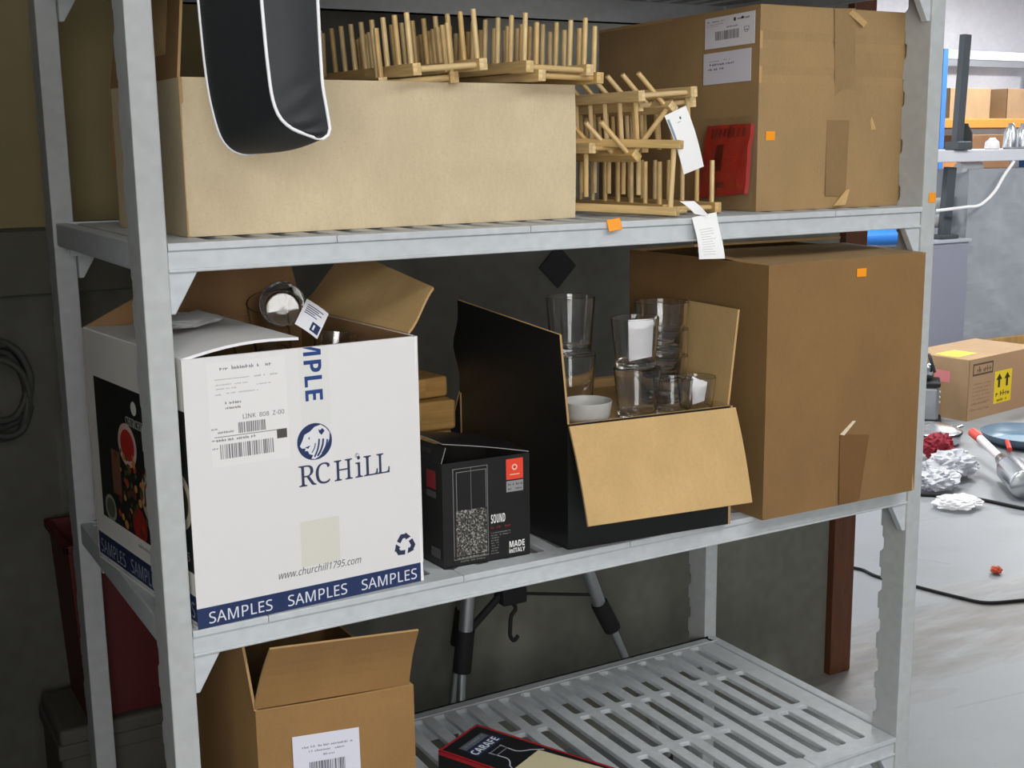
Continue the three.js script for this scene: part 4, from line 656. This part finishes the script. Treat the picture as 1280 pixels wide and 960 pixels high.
// cabinet, wrapped pallet, bench, racking
{
  const t = thing('grey_cabinet', 'low grey cabinet against the wrapped pallet', 'cabinet', [6.75, 0, -4.85]);
  part('body', box(-0.6, 0.33, 0, 0.865, -0.25, 0.25, 0.006), std(0x8c8c99, 0.5), t); part('top', box(-0.62, 0.35, 0.865, 0.888, -0.26, 0.262, 0.004), M.bgGrey, t); part('door', box(-0.58, -0.14, 0.05, 0.85, 0.251, 0.262, 0.004), std(0x888896, 0.5), t); part('door', box(-0.12, 0.31, 0.05, 0.85, 0.251, 0.262, 0.004), std(0x888896, 0.5), t);
}
{
  const t = thing('wrapped_pallet', 'tall grey load wrapped in shiny stretch film with a white sheet', 'pallet', [7.62, 0, -5.0]);
  const g = sheet([-0.5, 0.1, 0.35], [0.6, 0.1, 0.35], [0.6, 1.39, 0.33], [-0.5, 1.39, 0.33], 0.7, { nx: 40, ny: 50, bend: (u, v) => 0.022 * (vnoise(u * 5, v * 7, 500, 111) - 0.5) + 0.005 * (vnoise(u * 16, v * 30, 500, 112) - 0.5) });
  part('load', g, new THREE.MeshPhysicalMaterial({ color: 0x93979c, roughness: 0.28, clearcoat: 0.5 }), t); part('pallet_base', box(-0.52, 0.62, 0, 0.1, -0.36, 0.36, 0.01), M.board, t);
  part('paper_sheet', sheet([0.42, 0.9, 0.385], [0.66, 0.9, 0.385], [0.63, 1.26, 0.375], [0.4, 1.265, 0.375], 0.001), std(0xf2f2fa, 0.7), t, 'white sheet of paper');
}
{
  const t = thing('grey_bench', 'grey steel bench with a thick pale top above the wrapped pallet', 'bench', [7.7, 0, -5.0]);
  part('bench_top', box(-1.1, 1.2, 1.446, 1.53, -0.45, 0.4, 0.006), std(0xc9c9d0, 0.5), t);
  for (const x of [-1.06, 1.12]) for (const z of [-0.42, 0.3]) part('leg', box(x, x + 0.04, 0, 1.446, z, z + 0.04, 0.003), x < 0 && z > 0 ? std(0xb9b9c2, 0.5) : M.bgGrey, t);
}
{
  const t = thing('clamp_post', 'dark grey upright post standing on the bench top', 'post', [6.95, 1.531, -4.63]);
  part('foot', box(-0.08, 0.07, 0, 0.06, -0.06, 0.06, 0.008), M.darkGrey, t); part('post', uvM(rbox(0.075, 0.78, 0.05, 0.006, 2)).rotateZ(-0.04).translate(-0.005, 0.42, 0), M.darkGrey, t);
  const b = thing('clamp_post', 'dark grey upright post standing on the low cabinet', 'post', [6.95, 0.889, -4.7]);
  part('foot', box(-0.12, 0.07, 0, 0.03, -0.06, 0.06, 0.008), M.darkGrey, b); part('post', uvM(rbox(0.09, 0.5, 0.05, 0.006, 2)).rotateZ(-0.06).translate(-0.01, 0.27, 0), M.darkGrey, b);
  single('blue_tub', lathe([[0.0001, 0], [0.3, 0], [0.33, 0.05], [0.31, 0.1], [0.2, 0.13], [0.0001, 0.14]], 40).translate(6.3, 0.889, -4.82), M.blue, 'blue plastic tub lid lying on the low cabinet', 'tub');
  single('white_hose', tube([[6.75, 1.1, -4.64], [7.0, 1.12, -4.58], [7.15, 1.13, -4.58], [7.3, 1.22, -4.58], [7.4, 1.34, -4.58], [7.5, 1.44, -4.58]], 0.012, 50, 10), M.white, 'white hose rising from the cabinet to the bench', 'hose');
  for (const [y, r, l] of [[1.0, 0.05, 'lower white roll behind the dark post'], [1.13, 0.045, 'upper white roll behind the dark post']]) single('white_roll', rodG([6.66, y, -4.82], [7.08, y + 0.01, -4.82], r, 20), M.white, l, 'roll');
  single('white_roll', rodG([7.06, 1.4, -4.72], [7.3, 1.4, -4.72], 0.04, 20), M.white, 'white roll tucked under the bench top', 'roll');
}
{
  const t = thing('pallet_racking', 'blue and orange pallet racking along the white far wall', 'racking', [9.0, 0, -6.6]);
  for (const x of [-0.0, 2.2]) for (const z of [0, -0.75]) part('upright', box(x - 0.03, x + 0.035, 0, 2.44, z - 0.04, z + 0.03, 0.004), std(0x2f67a8, 0.5), t);
  for (const x of [0, 2.2]) { part('brace', rodG([x, 1.2, 0], [x, 2.1, -0.75], 0.012, 8), std(0x2f67a8, 0.5), t); part('brace', rodG([x, 1.0, -0.75], [x, 0.2, 0], 0.012, 8), std(0x2f67a8, 0.5), t); }
  for (const z of [0.0, -0.75]) { part('beam', box(0.035, 2.17, 1.72, 1.793, z - 0.03, z + 0.025, 0.004), M.bgOrange, t); part('beam', box(0.035, 2.17, 0.9, 0.973, z - 0.03, z + 0.025, 0.004), M.bgOrange, t); part('top_beam', box(0.035, 2.17, 2.35, 2.43, z - 0.03, z + 0.025, 0.004), M.bgGrey, t); }
  for (const y of [1.794, 0.974]) part('deck', plainBox(0.035, 2.17, y, y + 0.015, -0.78, 0.02), M.board, t);
  cartonSimple('racking_carton', 'tan carton on the orange racking beam beside the blue upright', 9.14, 1.81, -6.62, 0.57, 0.275, 0.5, 0, bgKraft, 'cartons on the racking');
  cartonSimple('racking_carton', 'tan carton on the orange racking beam farther from the blue upright', 9.95, 1.81, -6.62, 0.6, 0.28, 0.5, 0, bgKraft2, 'cartons on the racking');
  cartonSimple('racking_carton', 'dark brown carton under the orange beam on the lower racking deck', 9.3, 0.99, -6.62, 0.75, 0.66, 0.5, 0, kraft(0x7a5638), 'cartons on the racking');
  cartonSimple('racking_carton', 'orange brown carton on the lower racking deck by the upright', 9.05, 0.99, -6.62, 0.24, 0.42, 0.3, 0, kraft(0xb9793f), 'cartons on the racking');
  const st = [M.blackMatte, M.steel, M.white, M.steel];
  for (let i = 0; i < 4; i++) { const m = single('bench_bottle', lathe([[0.0001, 0], [0.05, 0], [0.055, 0.02], [0.05, 0.12], [0.025, 0.17], [0.02, 0.19], [0.0001, 0.19]], 20), st[i], ['black bottle beside the dark post on the bench', 'steel bottle on the bench beyond the dark post', 'white bottle on the bench between steel bottles', 'steel bottle on the far part of the bench'][i], 'bottle'); m.position.set([7.12, 7.56, 7.42, 7.7][i], 1.531, -4.72 + 0.05 * (i % 2)); if (i === 2) m.scale.set(1, 0.45, 1); }
}
renderer.render(scene, camera);
